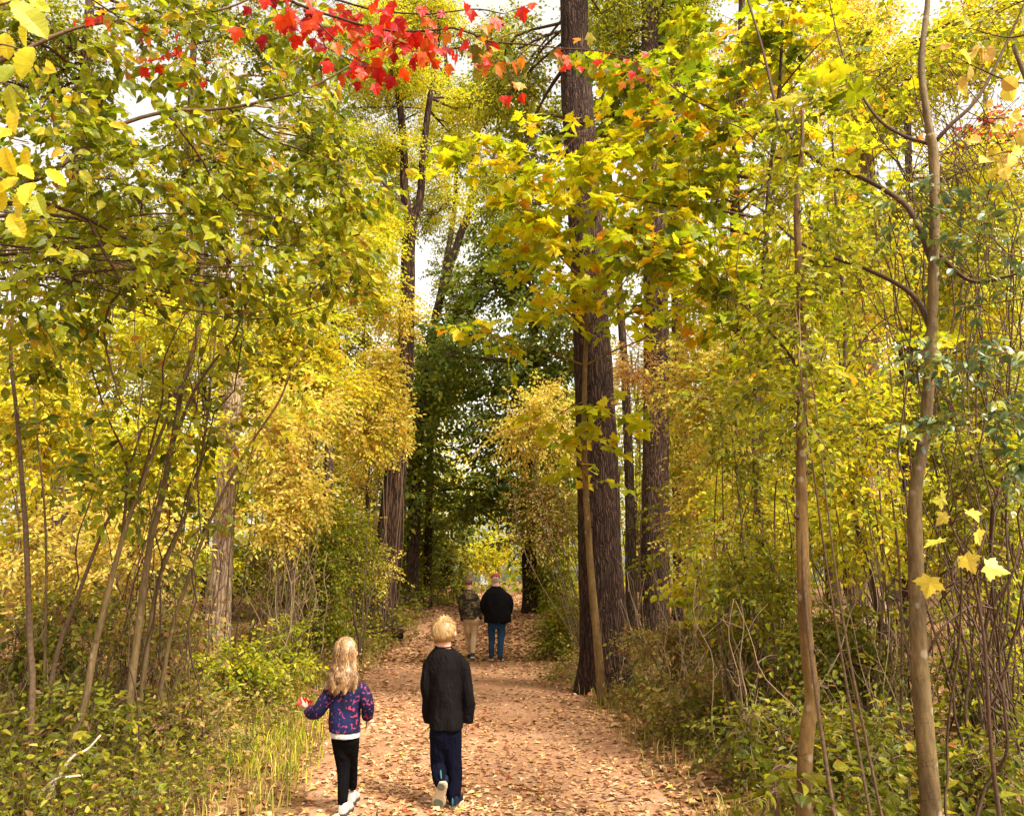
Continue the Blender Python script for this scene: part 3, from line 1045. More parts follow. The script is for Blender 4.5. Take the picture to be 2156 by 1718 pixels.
def tree(label, base_px, d, pts, r0, r1, mat, lobes, kind, size, pal, cov, name='tree', k=10, L=.6, cat='tree', group=None, rings=60, sides=24, amp=.015, f=9, zs=.5,
         flare=.35, limb_r=.04, seed=2, stubs=(), boughs=(), indiv=0, top=.35, opp=False, droop=.4, tilt=.5, flat=.45, depth=1.6, fl_h=.45, twig=None, lmat=None, stick=.6, shell=.35, nsec=6, sag=.2, leafmat=None, vardense=True):
    """trunk through photo points at distance d (base is put on the ground), limbs to the lobes [(cx,cy,w,h[,d])]"""
    P = pxl(pts, d)
    b = P[0].copy(); b[2] = float(gz(b[0], b[1])) - .08
    P = np.vstack([b, P[1:]])
    t = thing(name, label, cat, ground_at(b), group)
    Q, rad = trunk(t, P, r0, r1, mat, rings, sides, amp, f, zs, flare, fl_h, seed=seed)
    for (bx, by, dx, r) in stubs:
        p = Q[np.argmin(np.abs(Q[:, 2] - px(bx, by, d)[2]))]; rr = rad[np.argmin(np.abs(Q[:, 2] - p[2]))]
        o = norm([dx, -.8, .15])
        knot(t, p + o * rr, o, r, mat)
    att = [Q[int(len(Q) * top):]]
    for bp, br, bd0, bd1 in boughs:
        B = pxl(bp, bd0, bd1)
        B[0] = Q[np.argmin(np.linalg.norm(Q - B[0], axis=1))]
        att.append(bough(t, B, br, br * .35, lmat or mat)[6:])
    lb = []; nsp = 0
    for lo in lobes:
        dd = lo[4] if len(lo) > 4 else d
        a = mpp(dd)
        C = px(lo[0], lo[1], dd); r = np.array([lo[2] * a, depth if len(lo) < 6 else lo[5], lo[3] * a])
        lb += split_lobes(C, r, max(2, int(lo[2] * lo[3] / 5000) + 2))
        nsp += count(lo[2], lo[3], dd, kind, size, k, cov)
    if lb:
        grow(t, lb, np.concatenate(att), kind, size, pal, nsp, k, L, mat=leafmat, twig=twig, limb_r=limb_r, indiv=indiv, opp=opp, droop=droop, tilt=tilt, flat=flat, twr=.003 if d > 9 else .0022, stick=stick, shell=shell, nsec=nsec, sag=sag, vardense=vardense)
    return t


# -- the big straight trunks on the right of the path
tree('thick dark pine trunk with knots beside the path behind a thin pale sapling', None, 11.8,
     [(1277, 1440), (1266, 1200), (1258, 950), (1246, 700), (1232, 450), (1216, 220), (1208, 0), (1204, -260), (1200, -520)], .335, .20, M_PINE,
     [(1090, 150, 120, 130, 13), (1300, -60, 160, 90, 12), (1080, 320, 70, 60, 13)], 'dot', .075, 'olive', .7, name='pine_tree', rings=190, sides=64, amp=.045, f=22, zs=.45, flare=.34, stubs=((1215, 165, -.8, .045), (1232, 285, .2, .05), (1262, 860, -.5, .035), (1228, 480, .3, .06)), top=.62, limb_r=.03, seed=3)
tree('second pine trunk standing behind and right of the thickest one', None, 18.2,
     [(1374, 1362), (1380, 1100), (1381, 850), (1380, 600), (1376, 350), (1371, 100), (1366, -120), (1362, -330)], .34, .22, M_PINEFAR,
     [(1420, -40, 140, 120, 18), (1450, 120, 70, 90, 18), (1305, 130, 60, 130, 19)], 'dot', .09, 'yg', .9, name='pine_tree', rings=150, sides=48, amp=.035, f=20, zs=.55, flare=.2, stubs=((1385, 650, .2, .06),), top=.7, limb_r=.04, seed=8)
tree('slimmer pine trunk just right of the second pine trunk', None, 23.0,
     [(1440, 1330), (1434, 1000), (1430, 700), (1426, 450), (1424, 200), (1420, -60)], .27, .18, M_PINEFAR,
     [(1440, 60, 80, 120, 23)], 'dot', .10, 'yg', .9, name='pine_tree', rings=100, sides=36, amp=.03, f=18, stubs=(), top=.7, limb_r=.04, seed=5)
tree('pale grey pine trunk half hidden behind the two slender tan trunks', None, 16.5,
     [(1824, 1330), (1820, 1000), (1816, 700), (1812, 450), (1808, 200), (1804, -100)], .37, .28, M_PALEBARK,
     [(1760, 60, 120, 120, 16.5)], 'dot', .09, 'gold', .9, name='pine_tree', rings=110, sides=48, amp=.035, f=20, top=.75, limb_r=.04, seed=6)

# -- leaning dark trees left of the path
tree('dark leaning tree with split trunk at the left edge of the path', None, 22.5,
     [(790, 1312), (815, 1150), (836, 980), (850, 800), (857, 640), (860, 520), (866, 455)], .38, .19, M_DARKBARK,
     [(760, 120, 130, 110, 22), (900, 60, 150, 90, 23), (820, 300, 110, 80, 22), (960, 230, 100, 100, 24), (700, 340, 90, 80, 22), (930, 400, 60, 70, 23), (780, 470, 60, 60, 22), (850, 180, 90, 70, 22)], 'dot', .09, 'lemon', .75, name='broadleaf_tree', rings=110, sides=40, amp=.05, f=12, flare=.7, fl_h=1.0,
     boughs=(([(866, 470), (851, 400), (850, 300), (836, 180), (820, 40), (806, -80)], .15, 22.5, 22.5), ([(866, 470), (884, 420), (890, 330), (905, 210), (922, 90), (930, -60)], .14, 22.5, 23)), top=.8, limb_r=.05, seed=11)
tree('pale brown tree leaning right behind the split dark trunk', None, 28.0,
     [(868, 1268), (876, 1050), (886, 850), (905, 720), (938, 590), (968, 500), (990, 430), (1000, 330), (1010, 220)], .20, .12, M_GREYBARK,
     [(1030, 170, 90, 90, 28), (930, 300, 60, 60, 28), (1050, 420, 80, 80, 28), (960, 640, 70, 60, 28)], 'dot', .12, 'yg', .9, name='broadleaf_tree', rings=70, sides=24, amp=.03, boughs=(([(892, 800), (930, 720), (985, 620), (1035, 530), (1070, 450)], .16, 28, 28), ([(990, 430), (1040, 330), (1050, 200)], .09, 28, 28)), top=.7, limb_r=.05, seed=12)
tree('pale ridged trunk standing in shrubs at the left of the path', None, 14.5,
     [(460, 1372), (467, 1200), (475, 1040), (488, 880), (502, 740), (512, 640), (520, 520), (528, 380)], .20, .12, M_PALEBARK,
     [(500, 420, 130, 110, 14.5), (620, 480, 90, 90, 14.5)], 'dot', .09, 'yg', .8, name='broadleaf_tree', rings=120, sides=44, amp=.03, f=16, zs=.25, flare=.15, top=.7, limb_r=.03, seed=13)
for lab, xx, dd, rr in (('dead grey snag showing above the left foliage under the red leaves', 474, 24, .26), ('second, thinner dead grey snag above the left foliage', 592, 25, .2)):
    P = pxl([(xx - 6, 1290), (xx - 4, 800), (xx, 400), (xx + 4, 230), (xx + 6, 140)], dd)
    P[0] = ground_at(P[0])
    t = thing('dead_tree', lab, 'dead tree', P[0], 'dead snags in the left woods')
    trunk(t, P, rr, rr * .75, M_PALEBARK, 60, 20, .03, 12, .3, seed=int(xx))
    for q in range(3):
        a = px(xx + 3, 175 + 32 * q, dd)
        sx = 1 if xx < 500 else -1
        bough(t, [a, a + np.array([sx * .7, -.1, .25]), a + np.array([sx * 1.5, -.2, .1]), a + np.array([sx * 2.1, -.1, .3])], .06, .015, M_PALEBARK, sides=6)

# -- dark maples roofing the far path
tree('dark green maple on the right roofing over the far path', None, 27.0,
     [(1120, 1296), (1114, 1180), (1110, 1060), (1118, 930), (1125, 800), (1120, 650)], .28, .14, M_DARKBARK,
     [(1060, 900, 150, 90, 27, 2.5), (980, 770, 130, 80, 26, 2.5), (1130, 720, 120, 100, 27, 2.5), (1090, 1040, 130, 60, 27, 2.5), (1010, 620, 120, 80, 28, 2.5), (1100, 560, 120, 90, 28, 2.5), (1150, 1120, 70, 60, 26, 2), (960, 1040, 110, 60, 28, 2.5), (1165, 830, 80, 120, 26, 2), (1180, 650, 70, 100, 26, 2), (1190, 1000, 60, 110, 25, 1.5), (1060, 480, 110, 80, 28, 2.5), (1040, 980, 110, 70, 26, 2)],
     'oval', .19, 'dark', 0.82, vardense=False, name='maple_tree', k=10, L=1.1, rings=60, sides=22, top=.3, limb_r=.06, flat=.3, droop=.55, tilt=.35, seed=21, stick=.8)
tree('dark green maple on the left side of the far path', None, 31.0,
     [(866, 1262), (868, 1150), (872, 1020), (878, 880), (884, 740)], .26, .13, M_DARKBARK,
     [(900, 980, 90, 110, 30, 2.5), (880, 1120, 70, 60, 30, 2), (950, 860, 110, 110, 31, 2.5), (930, 1090, 80, 40, 31, 2), (885, 800, 60, 80, 27, 2), (870, 930, 50, 90, 27, 2), (950, 700, 70, 60, 28, 2)],
     'oval', .19, 'dark', 0.82, vardense=False, name='maple_tree', k=10, L=1.1, rings=60, sides=22, top=.3, limb_r=.06, flat=.3, droop=.55, tilt=.35, seed=22, stick=.8)
tree('deep green maple crown behind the top of the thickest pine trunk', None, 20.0,
     [(1330, 1330), (1325, 1000), (1310, 700), (1290, 450), (1270, 250)], .15, .07, M_GREYBARK,
     [(1120, 250, 110, 100, 20), (1300, 300, 80, 120, 20), (1295, 170, 60, 110, 20), (1290, 40, 60, 90, 20), (1290, 520, 60, 90, 20), (1130, 440, 70, 60, 21)], 'maple_far', .13, 'green', 1.1, name='maple_tree', rings=50, sides=16, limb_r=.04, seed=23)

# -- tall leafy trees behind the left shrubs
tree('tall green tree filling the upper left corner', None, 13.0,
     [(120, 1360), (130, 900), (150, 500), (170, 250), (190, 0), (200, -200)], .15, .07, M_GREYBARK,
     [(60, 130, 200, 150, 13), (90, 480, 220, 130, 12.5), (260, 330, 140, 120, 13.5), (400, 90, 90, 120, 14)], 'dot', .085, 'green', 1.0, name='broadleaf_tree', rings=50, sides=16, limb_r=.035, seed=24)
tree('olive green tree between the upper left corner and the snags', None, 17.0,
     [(360, 1340), (365, 900), (380, 500), (400, 250), (410, 50)], .15, .07, M_GREYBARK,
     [(470, 330, 160, 110, 17), (300, 560, 190, 110, 16), (560, 90, 120, 100, 18), (640, 250, 90, 90, 18)], 'dot', .10, 'olive', .95, name='broadleaf_tree', rings=50, sides=16, limb_r=.035, seed=25)
tree('yellow green tree left of the split dark trunk', None, 19.0,
     [(690, 1330), (692, 1000), (700, 700), (715, 450), (720, 250)], .13, .06, M_GREYBARK,
     [(700, 470, 110, 110, 19), (790, 560, 70, 70, 19), (640, 640, 130, 80, 18), (740, 380, 80, 60, 20), (800, 430, 60, 90, 20), (815, 600, 50, 80, 20)], 'dot', .10, 'lemon', .9, name='broadleaf_tree', rings=50, sides=16, limb_r=.035, seed=26)

# -- tall leafy trees behind the right shrubs
tree('yellow and orange maple behind the second pine trunk', None, 14.0,
     [(1560, 1350), (1556, 1000), (1550, 650), (1548, 350), (1560, 100), (1565, -150)], .13, .06, M_GREYBARK,
     [(1580, 120, 170, 140, 14), (1500, 360, 120, 120, 14), (1680, 380, 150, 130, 13.5), (1540, 600, 150, 110, 13), (1700, -40, 160, 80, 14), (1700, 640, 150, 120, 13.5)], 'maple_far', .14, 'mapleyel', 1.0, name='maple_tree', rings=50, sides=16, limb_r=.03, k=8, seed=27)
tree('yellow green tree behind the forked twigs at upper right', None, 15.0,
     [(1930, 1340), (1925, 1000), (1920, 700), (1915, 400), (1905, 100)], .13, .06, M_GREYBARK,
     [(1860, 160, 170, 170, 15), (2060, 90, 150, 150, 15), (2080, 380, 150, 140, 14.5), (1900, 420, 130, 120, 15), (1990, 640, 200, 110, 14), (2110, 800, 120, 150, 13.5)], 'dot', .095, 'lemon', 1.15, name='broadleaf_tree', rings=50, sides=16, limb_r=.03, seed=28)
tree('tree with pinkish red leaves glimpsed far behind the upper right twigs', None, 24.0,
     [(2060, 1310), (2060, 900), (2070, 500), (2075, 200)], .15, .07, M_GREYBARK,
     [(2080, 60, 120, 80, 24), (1900, 520, 60, 70, 24), (2100, 300, 70, 100, 24)], 'dot', .13, 'redmix', .9, name='maple_tree', rings=40, sides=14, limb_r=.04, seed=29)

# -- understory trees closing the gaps between the trunks on both sides
for lab, x, d, pal, lobes in (
        ('low yellow tree at the left edge behind the saplings', 90, 18, 'yellow', [(60, 820, 200, 170), (150, 1050, 200, 140), (60, 1180, 150, 90)]),
        ('low lemon coloured tree behind the pale ridged trunk', 430, 19, 'lemon', [(380, 760, 150, 140), (430, 980, 150, 120), (380, 1150, 130, 90), (560, 820, 110, 110)]),
        ('low green tree between the pale ridged trunk and the dark leaning one', 620, 22, 'olive', [(620, 980, 100, 130), (640, 1140, 100, 90), (700, 760, 80, 100), (560, 1190, 80, 70)]),
        ('yellow tree filling the gap under the split dark trunk', 770, 26, 'gold', [(770, 640, 70, 90), (740, 960, 60, 110), (790, 1080, 50, 70)]),
        ('low yellow green tree right of the slimmer pine trunk', 1500, 20, 'lemon', [(1490, 700, 90, 120), (1500, 930, 100, 120), (1490, 1130, 90, 90)]),
        ('low golden tree behind the first slender tan trunk', 1660, 18, 'yellow', [(1640, 880, 120, 130), (1660, 1080, 130, 110), (1640, 700, 110, 110)]),
        ('low olive tree behind the second slender tan trunk', 1900, 18.5, 'yg', [(1880, 900, 130, 130), (1900, 1120, 150, 110), (1960, 700, 130, 110)]),
        ('low yellow green tree at the right edge behind the bare stems', 2090, 17, 'lemon', [(2090, 900, 130, 150), (2100, 1150, 120, 120), (2090, 640, 120, 120)]),
        ('greenish tree behind the slimmer pine trunk', 1440, 29, 'yg', [(1400, 500, 90, 130), (1420, 250, 90, 120), (1420, 900, 70, 160)]),
        ('dark green tree behind the foot of the thickest pine', 1230, 24, 'green', [(1220, 900, 70, 130), (1230, 1120, 60, 90), (1250, 680, 70, 100)])):
    tree(lab, None, d, [(x, 1320), (x + 4, 1000), (x - 4, 700), (x + 3, min(l[1] for l in lobes) - 30)], .10, .04, M_GREYBARK, lobes, 'dot', .115, pal, .7, name='understory_tree', rings=30, sides=12, limb_r=.03, seed=x, top=.2)
# -- thin crowns letting the sky through over the path
tree('tall thin crowned tree with sky showing through left of the thickest pine', None, 30.0,
     [(900, 1262), (905, 1000), (915, 700), (960, 400), (940, 150), (930, 0)], .16, .07, M_GREYBARK,
     [(900, 120, 150, 130, 30, 3), (1010, 330, 90, 90, 30, 3), (840, 400, 90, 110, 31, 3), (960, 530, 80, 70, 31, 3), (1060, 60, 100, 90, 30, 3), (780, 250, 110, 120, 31, 3), (900, 420, 90, 90, 31, 3)], 'dot', .12, 'yg', .6, name='broadleaf_tree', rings=50, sides=14, limb_r=.05, seed=61)

# ------------------------------------------------------------------ woods farther off: copies of five kinds of tree
protos = []
for pal, hgt, word in (('lemon', 15, 'pale yellow'), ('yg', 17, 'yellow green'), ('gold', 14, 'golden'), ('olive', 18, 'olive green'), ('dark', 15, 'dark green')):
    t = thing('woodland_tree', None, 'tree', (0, 0, 0))
    P = np.array([[0, 0, -.3], [.1, 0, hgt * .3], [-.15, .1, hgt * .6], [.1, -.1, hgt * .95]])
    Q, _ = trunk(t, P, .24, .05, M_GREYBARK, 24, 10, .02, 8, .4, seed=hgt)
    lb = []
    for q in range(13):
        a = q * 2.4; zz = hgt * (.22 + .75 * q / 13)
        rr = 2.6 * math.sin(math.pi * (.15 + .8 * q / 13)) + .4
        lb.append((np.array([math.cos(a) * rr, math.sin(a) * rr, zz]), np.array([1.7, 1.7, 1.1]) * rng.uniform(.8, 1.2)))
    grow(t, lb, Q[6:], 'dot', .20, pal, 700, 10, 1.2, limb_r=.05, nsec=4, stick=.7)
    protos.append((t, word, pal, hgt))
spots = []
for (x, y) in ((-9, 34), (-13, 27), (-17, 32), (-6, 42), (-12, 44), (-20, 42), (-26, 36), (-4.6, 52), (-10, 56), (-17, 55), (-25, 52), (-32, 46),
               (7, 33), (11, 27), (15, 31), (5, 43), (10, 42), (17, 40), (22, 33), (3.8, 53), (9, 55), (16, 52), (24, 46), (31, 42), (-22, 25), (20, 24), (27, 29), (-1.2, 70), (-7, 70), (5, 71), (1.6, 64)):
    spots.append((x, y))
order = [0, 3, 1, 2, 0, 1, 3, 0, 1, 2, 0, 3, 1, 0, 2, 0, 1, 3, 0, 0, 1, 2, 1, 0, 3, 0, 1, 0, 0, 1, 0]
first = set()
for (x, y), oi in zip(spots, order):
    t, word, pal, hgt = protos[oi]
    if oi in first:
        c = t.copy(); COL.objects.link(c)
        for ch in list(t.children):
            q = ch.copy(); COL.objects.link(q); q.parent = c
    else:
        first.add(oi); c = t
    c.location = (x, y, float(gz(x, y)))
    c.rotation_euler = (0, 0, rng.uniform(0, 6.28))
    s = rng.uniform(.8, 1.15) * (.72 if abs(x) < 6 else 1)
    c.scale = (s, s, s)
    where = 'far down the path' if abs(x) < 6 and y > 60 else ('left' if x < 0 else 'right') + ' of the far path'
    c['label'] = f'distant {word} tree in the woods {where}'
    c['group'] = f'distant {word} trees {where}'
for oi, (t, *_r) in enumerate(protos):
    if oi not in first:
        for ch in list(t.children): bpy.data.objects.remove(ch)
        bpy.data.objects.remove(t)

g = Geo()
n = 26000
x = rng.uniform(-65, 65, n); y = rng.uniform(62, 92, n) ; z = 14 * rng.random(n) ** 1.1
X = rng.normal(0, 1, (n, 3)); Zv = rng.normal(0, 1, (n, 3))
leaf_geo(g, 'dot', basis(X, Zv), np.stack([x, y, z], 1), rng.uniform(.4, .8, n), pick('yg', np.arange(n) // 20, .8))
tag(g.part('far_woods', M_LEAF, None, kind='stuff'), 'mass of yellow green woods closing the far end of the path', 'woods')
# ------------------------------------------------------------------ shrubs: (label, cx, cy, d, w, h, leaf, size, palette, cover, extras)
SHRUBS = [
    # left, far to near
    ('golden shrub glowing at the left edge of the path behind the girl', 775, 840, 15.5, 88, 150, 'oval', .085, 'gold', 2.0, dict(k=10, L=.35)),
    ('yellow shrub left of the golden shrub', 655, 790, 13.5, 110, 120, 'oval', .08, 'yellow', 1.6, {}),
    ('lemon yellow shrub above the pale ridged trunk', 560, 690, 12.8, 150, 85, 'ovate', .08, 'lemon', 1.5, {}),
    ('straw yellow shrub against the right side of the pale ridged trunk', 620, 930, 12.2, 90, 120, 'ovate', 0.075, 'pale', 1.5, {}),
    ('pale yellow shrub right of the foot of the pale ridged trunk', 610, 1070, 12.0, 85, 90, 'ovate', 0.07, 'pale', 1.2, {}),
    ('dark green vine covered shrub left of the leaning dark trunk', 705, 1130, 17.5, 75, 150, 'oval', 0.08, 'green', 1.9, {}),
    ('green shrub spilling down beside the path left of the girl', 660, 1180, 15.0, 80, 150, 'oval', .075, 'olive', 1.6, {}),
    ('dusky shrub at the foot of the leaning dark trunk', 690, 1320, 16.0, 55, 60, 'oval', 0.08, 'green', 1.3, {}),
    ('orange brown leafy sprig on the leaning dark trunk', 800, 1195, 20.5, 30, 60, 'oval', 0.09, 'gold', 0.4, {}),
    ('yellow thicket shrub behind the leaning saplings', 330, 930, 9.8, 170, 130, 'ovate', .07, 'lemon', 1.0, {}),
    ('bright yellow shrub at the left edge of the picture', 60, 880, 9.0, 130, 150, 'ovate', .075, 'yellow', 1.3, {}),
    ('yellow brown brushy shrub low behind the leaning saplings', 200, 1130, 8.8, 200, 110, 'ovate', .065, 'pale', .9, {}),
    ('olive shrub under the overhanging left branches', 300, 730, 10.5, 200, 90, 'ovate', .08, 'lemon', 1.1, {}),
    ('low green shrub in front of the pale ridged trunk base', 530, 1420, 9.8, 120, 65, 'ovate', 0.065, 'yg', 1.3, {'cat': 'shrub'}),
    ('low olive bush between the leaning saplings and the ridged trunk', 330, 1350, 8.4, 120, 80, 'ovate', 0.065, 'hay', 0.9, {'stems': 10}),
    ('low brushy bush at the left picture edge', 90, 1340, 7.2, 120, 90, 'ovate', 0.06, 'herb', 0.9, {'stems': 10}),
    ('mixed low bush at the base of the leaning saplings', 150, 1530, 6.2, 140, 85, 'ovate', 0.055, 'herb', 0.8, {'stems': 12}),
    ('sparse low bush beside the grass left of the girl', 400, 1520, 7.2, 120, 60, 'ovate', .055, 'hay', 1.1, {}),
    ('feathery bush left of the girl at the path edge', 625, 1390, 11.5, 60, 75, 'oval', 0.06, 'yg', 1.3, {}),
    # tunnel
    ('olive shrub at the left mouth of the leafy tunnel', 935, 1190, 34, 60, 70, 'dot', .13, 'olive', 1.6, {}),
    ('green shrub left of the small far board', 850, 1215, 30, 45, 65, 'dot', .12, 'green', 1.6, {}),
    ('dark shrub around the right maple trunk at the tunnel mouth', 1165, 1230, 27, 50, 90, 'dot', .12, 'green', 1.6, {}),
    ('green shrub right of the man in the black jacket', 1190, 1330, 16.5, 45, 75, 'oval', .075, 'olive', 1.5, {}),
    ('pale green weedy bush at the foot of the thickest pine', 1195, 1420, 13.0, 45, 42, 'oval', .06, 'hay', 1.1, {}),
    ('bright yellow shrub at the far end of the tunnel', 1030, 1160, 50, 60, 45, 'dot', .18, 'lemon', 1.5, {}),
    # right, far to near
    ('pale yellow bittersweet hanging left of the thickest pine', 1135, 890, 14.0, 85, 105, 'oval', .07, 'pale', 1.0, dict(droop=.9)),
    ('straw coloured shrub beside the thickest pine below the bittersweet', 1150, 1080, 14.5, 75, 100, 'oval', .065, 'hay', .9, {}),
    ('orange pink sumac between the two thickest pines', 1330, 760, 14.5, 50, 70, 'lance', 0.11, 'orange', 0.8, {'k': 14, 'opp': True}),
    ('golden shrub right of the thickest pine', 1440, 850, 13.5, 60, 90, 'oval', 0.075, 'pale', 0.7, {}),
    ('straw yellow shrub right of the second pine trunk', 1530, 800, 13.0, 110, 110, 'ovate', 0.075, 'pale', 1.4, {}),
    ('yellow green shrub left of the first slender tan trunk', 1610, 820, 11.5, 120, 120, 'maple_far', .11, 'lemon', 1.4, {}),
    ('bright yellow shrub between the two slender tan trunks', 1800, 860, 10.0, 140, 130, 'ovate', .08, 'lemon', 1.5, {}),
    ('yellow green shrub right of the second slender tan trunk', 2040, 900, 9.0, 150, 160, 'ovate', .075, 'yg', 1.5, {}),
    ('tan twiggy shrub below the golden shrub by the pines', 1480, 1060, 12.0, 75, 130, 'ovate', 0.06, 'pale', 0.8, {'stems': 12}),
    ('green climbing leaves on the second pine trunk', 1390, 1120, 15.5, 40, 130, 'round', 0.08, 'yg', 0.35, {}),
    ('olive twiggy shrub left of the first slender tan trunk', 1580, 1080, 9.6, 120, 140, 'ovate', 0.065, 'lemon', 0.8, {'stems': 14}),
    ('leafy shrub behind both slender tan trunks', 1830, 1110, 8.2, 150, 120, 'ovate', 0.065, 'lemon', 1.0, {'stems': 14}),
    ('sunny green shrub at the right picture edge', 2090, 1130, 7.4, 110, 150, 'ovate', .065, 'lemon', 1.2, dict(stems=10)),
    ('drooping large leaved shrub right of the thickest pine base', 1490, 1230, 10.2, 75, 80, 'round', 0.085, 'lemon', 0.8, {'droop': 1.0}),
    ('brownish brushy bush between pine base and first tan trunk', 1420, 1370, 10.0, 100, 80, 'oval', 0.055, 'hay', 0.9, {'stems': 14}),
    ('olive bush left of the first slender tan trunk base', 1580, 1350, 7.8, 110, 110, 'ovate', 0.06, 'yg', 0.8, {'stems': 14}),
    ('olive green bush between the bases of the two tan trunks', 1800, 1350, 6.8, 130, 110, 'ovate', 0.06, 'yg', 0.9, {'stems': 14}),
    ('yellow green bush right of the second tan trunk base', 2070, 1400, 6.4, 100, 130, 'ovate', 0.055, 'lemon', 0.9, {'stems': 14}),
    ('weedy bush where the leaf litter meets the right thicket', 1470, 1500, 8.2, 110, 60, 'ovate', .055, 'hay', 1.1, {}),
    ('low weedy bush left of the first tan trunk base', 1620, 1530, 6.2, 100, 70, 'ovate', 0.06, 'herb', 0.9, {'stems': 12}),
    ('shady low bush between the tan trunk bases', 1820, 1580, 5.6, 120, 90, 'ovate', 0.055, 'yg', 0.9, {'stems': 14}),
    ('dark low bush in the bottom right corner', 2080, 1620, 5.2, 100, 90, 'ovate', 0.055, 'olive', 1.0, {'stems': 14}),
    ('large leaved green plant at the right path edge', 1650, 1650, 4.9, 60, 50, 'ovate', 0.09, 'olive', 1.0, {'k': 6}),
    # upper right filling
    ('olive climber in the twigs at the right edge', 2050, 520, 8.5, 140, 110, 'ovate', .065, 'yg', 1.1, {}),
    ('leafy shrub crown behind the first slender trunk', 1720, 520, 10.5, 130, 110, 'ovate', .075, 'lemon', 1.1, {}),
    ('straw brown brush filling the left edge low behind the saplings', 110, 1225, 9.2, 150, 75, 'ovate', .06, 'pale', .9, dict(stems=10)),
    ('dull green brush between the leaning saplings and the ridged trunk', 370, 1235, 10.6, 75, 75, 'ovate', .06, 'olive', 1.0, dict(stems=8)),
    ('green brown brush low at the left behind the low bushes', 240, 1270, 10.0, 120, 50, 'ovate', .06, 'hay', 1.0, dict(stems=8)),
    ('golden sprays crossing the leaning dark trunk at mid height', 852, 660, 20.5, 55, 90, 'dot', .10, 'gold', .45, dict(stems=3)),
    ('pale golden sprays crossing the lower part of the leaning dark trunk', 832, 860, 20.5, 40, 90, 'dot', .10, 'gold', .35, dict(stems=3)),
    ('loose yellow green spray of leaves in front of the second pine thicket', 1560, 900, 7.6, 110, 150, 'ovate', .06, 'yg', .55, dict(stems=5)),
    ('loose lemon leaves crossing the first slender tan trunk at mid height', 1690, 760, 4.6, 75, 190, 'ovate', .05, 'yg', .45, dict(stems=3)),
    ('bright leafy screen between the slender tan trunks', 1810, 960, 6.4, 110, 200, 'ovate', .058, 'lemon', .75, dict(stems=6)),
    ('bright leafy screen right of the second slender tan trunk', 2060, 1040, 5.9, 100, 220, 'ovate', .056, 'yg', .75, dict(stems=6)),
    ('yellow green leaves in front of the bare stems left of the first tan trunk', 1560, 1190, 7.2, 110, 110, 'ovate', .058, 'lemon', .7, dict(stems=6)),
    ('lemon leaves high between the two slender tan trunks', 1800, 560, 7.5, 120, 150, 'ovate', .06, 'lemon', .7, dict(stems=4)),
]
for s in SHRUBS:
    lab, cx, cy, d, w, h, kind, size, pal, cov, ex = s
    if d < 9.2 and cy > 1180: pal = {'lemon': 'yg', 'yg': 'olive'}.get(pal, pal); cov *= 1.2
    if kind == 'ovate' and d > 5: kind = 'ovate_far'
    if kind == 'oval' and d > 12.4: kind = 'dot'
    ex = dict(ex); k = ex.pop('k', 12 if d > 12 else 9)
    if d > 12: ex.setdefault('L', .55)
    shrub(lab, cx, cy, d, w, h, kind, size, pal, count(w, h, d, kind, size, k, cov), k=k, twig=M_TWIG if rng.random() < .35 else M_PALETWIG, **ex)


# ------------------------------------------------------------------ bare stems and tangled vines
def thicket(label, x0, x1, d0, d1, n, h0, h1, mat, r=.008, lean=.18, name='thicket', cat='thicket', side=0):
    c = ground_at(px((x0 + x1) / 2, 1300, (d0 + d1) / 2))
    t = thing(name, label, cat, c)
    g = Geo()
    for i in range(n):
        d = rng.uniform(d0, d1)
        b = ground_at(px(rng.uniform(x0, x1), 1300, d)); b[2] -= .03
        h = rng.uniform(h0, h1); a = rng.normal(side * .15, lean, 2)
        P = [b]
        for q in range(1, 6):
            u = q / 5
            P.append(b + np.array([a[0] * h * u + rng.normal(0, .03) * h, a[1] * h * u * .5 + rng.normal(0, .03), h * u]))
        Q = spline(P, 14)
        rr = r * rng.uniform(.5, 1.3)
        V, F = tube(Q, np.linspace(rr, rr * .35, 14), 5)
        part('stem', V, F, mat, t, smooth=True)
        for q in range(5):
            j = rng.integers(4, 13)
            e = Q[j] + np.array([rng.normal(0, .2), rng.normal(0, .1), rng.uniform(.05, .3)]) * h * .5
            poly_segs(spline([Q[j], (Q[j] + e) / 2 + rng.normal(0, .03, 3), e], 5), rr * .4, rr * .15, g, 3)
    g.part('twigs', mat, t, kind='stuff')


thicket('stand of thin brown stems between the pines and the first tan trunk', 1400, 1560, 8.5, 11, 26, .9, 2.1, M_PALETWIG, .009)
thicket('stand of thin dark stems behind the two tan trunks', 1560, 1960, 7.2, 9.5, 24, 1.0, 2.2, M_STEM, .009)
thicket('tangle of bare reddish brown stems at the right picture edge', 1990, 2150, 5.6, 7.6, 16, 1.0, 2.6, M_TWIG, .008, .5)
thicket('brown bare stems behind the leaning saplings', 40, 420, 7.5, 9.5, 34, .9, 2.2, M_STEM, .009, .3)
thicket('pale bare stems on the left of the path near the pale ridged trunk', 560, 670, 11, 14, 24, 1.0, 2.4, M_PALETWIG, .011)
thicket('slim dark stems along the left edge of the path farther off', 660, 760, 15, 19, 14, 1.6, 3.2, M_TWIG, .02, .08)
thicket('pale dry stems beside the thickest pine trunk', 1300, 1400, 11, 13, 12, .8, 2.0, M_PALETWIG, .008)


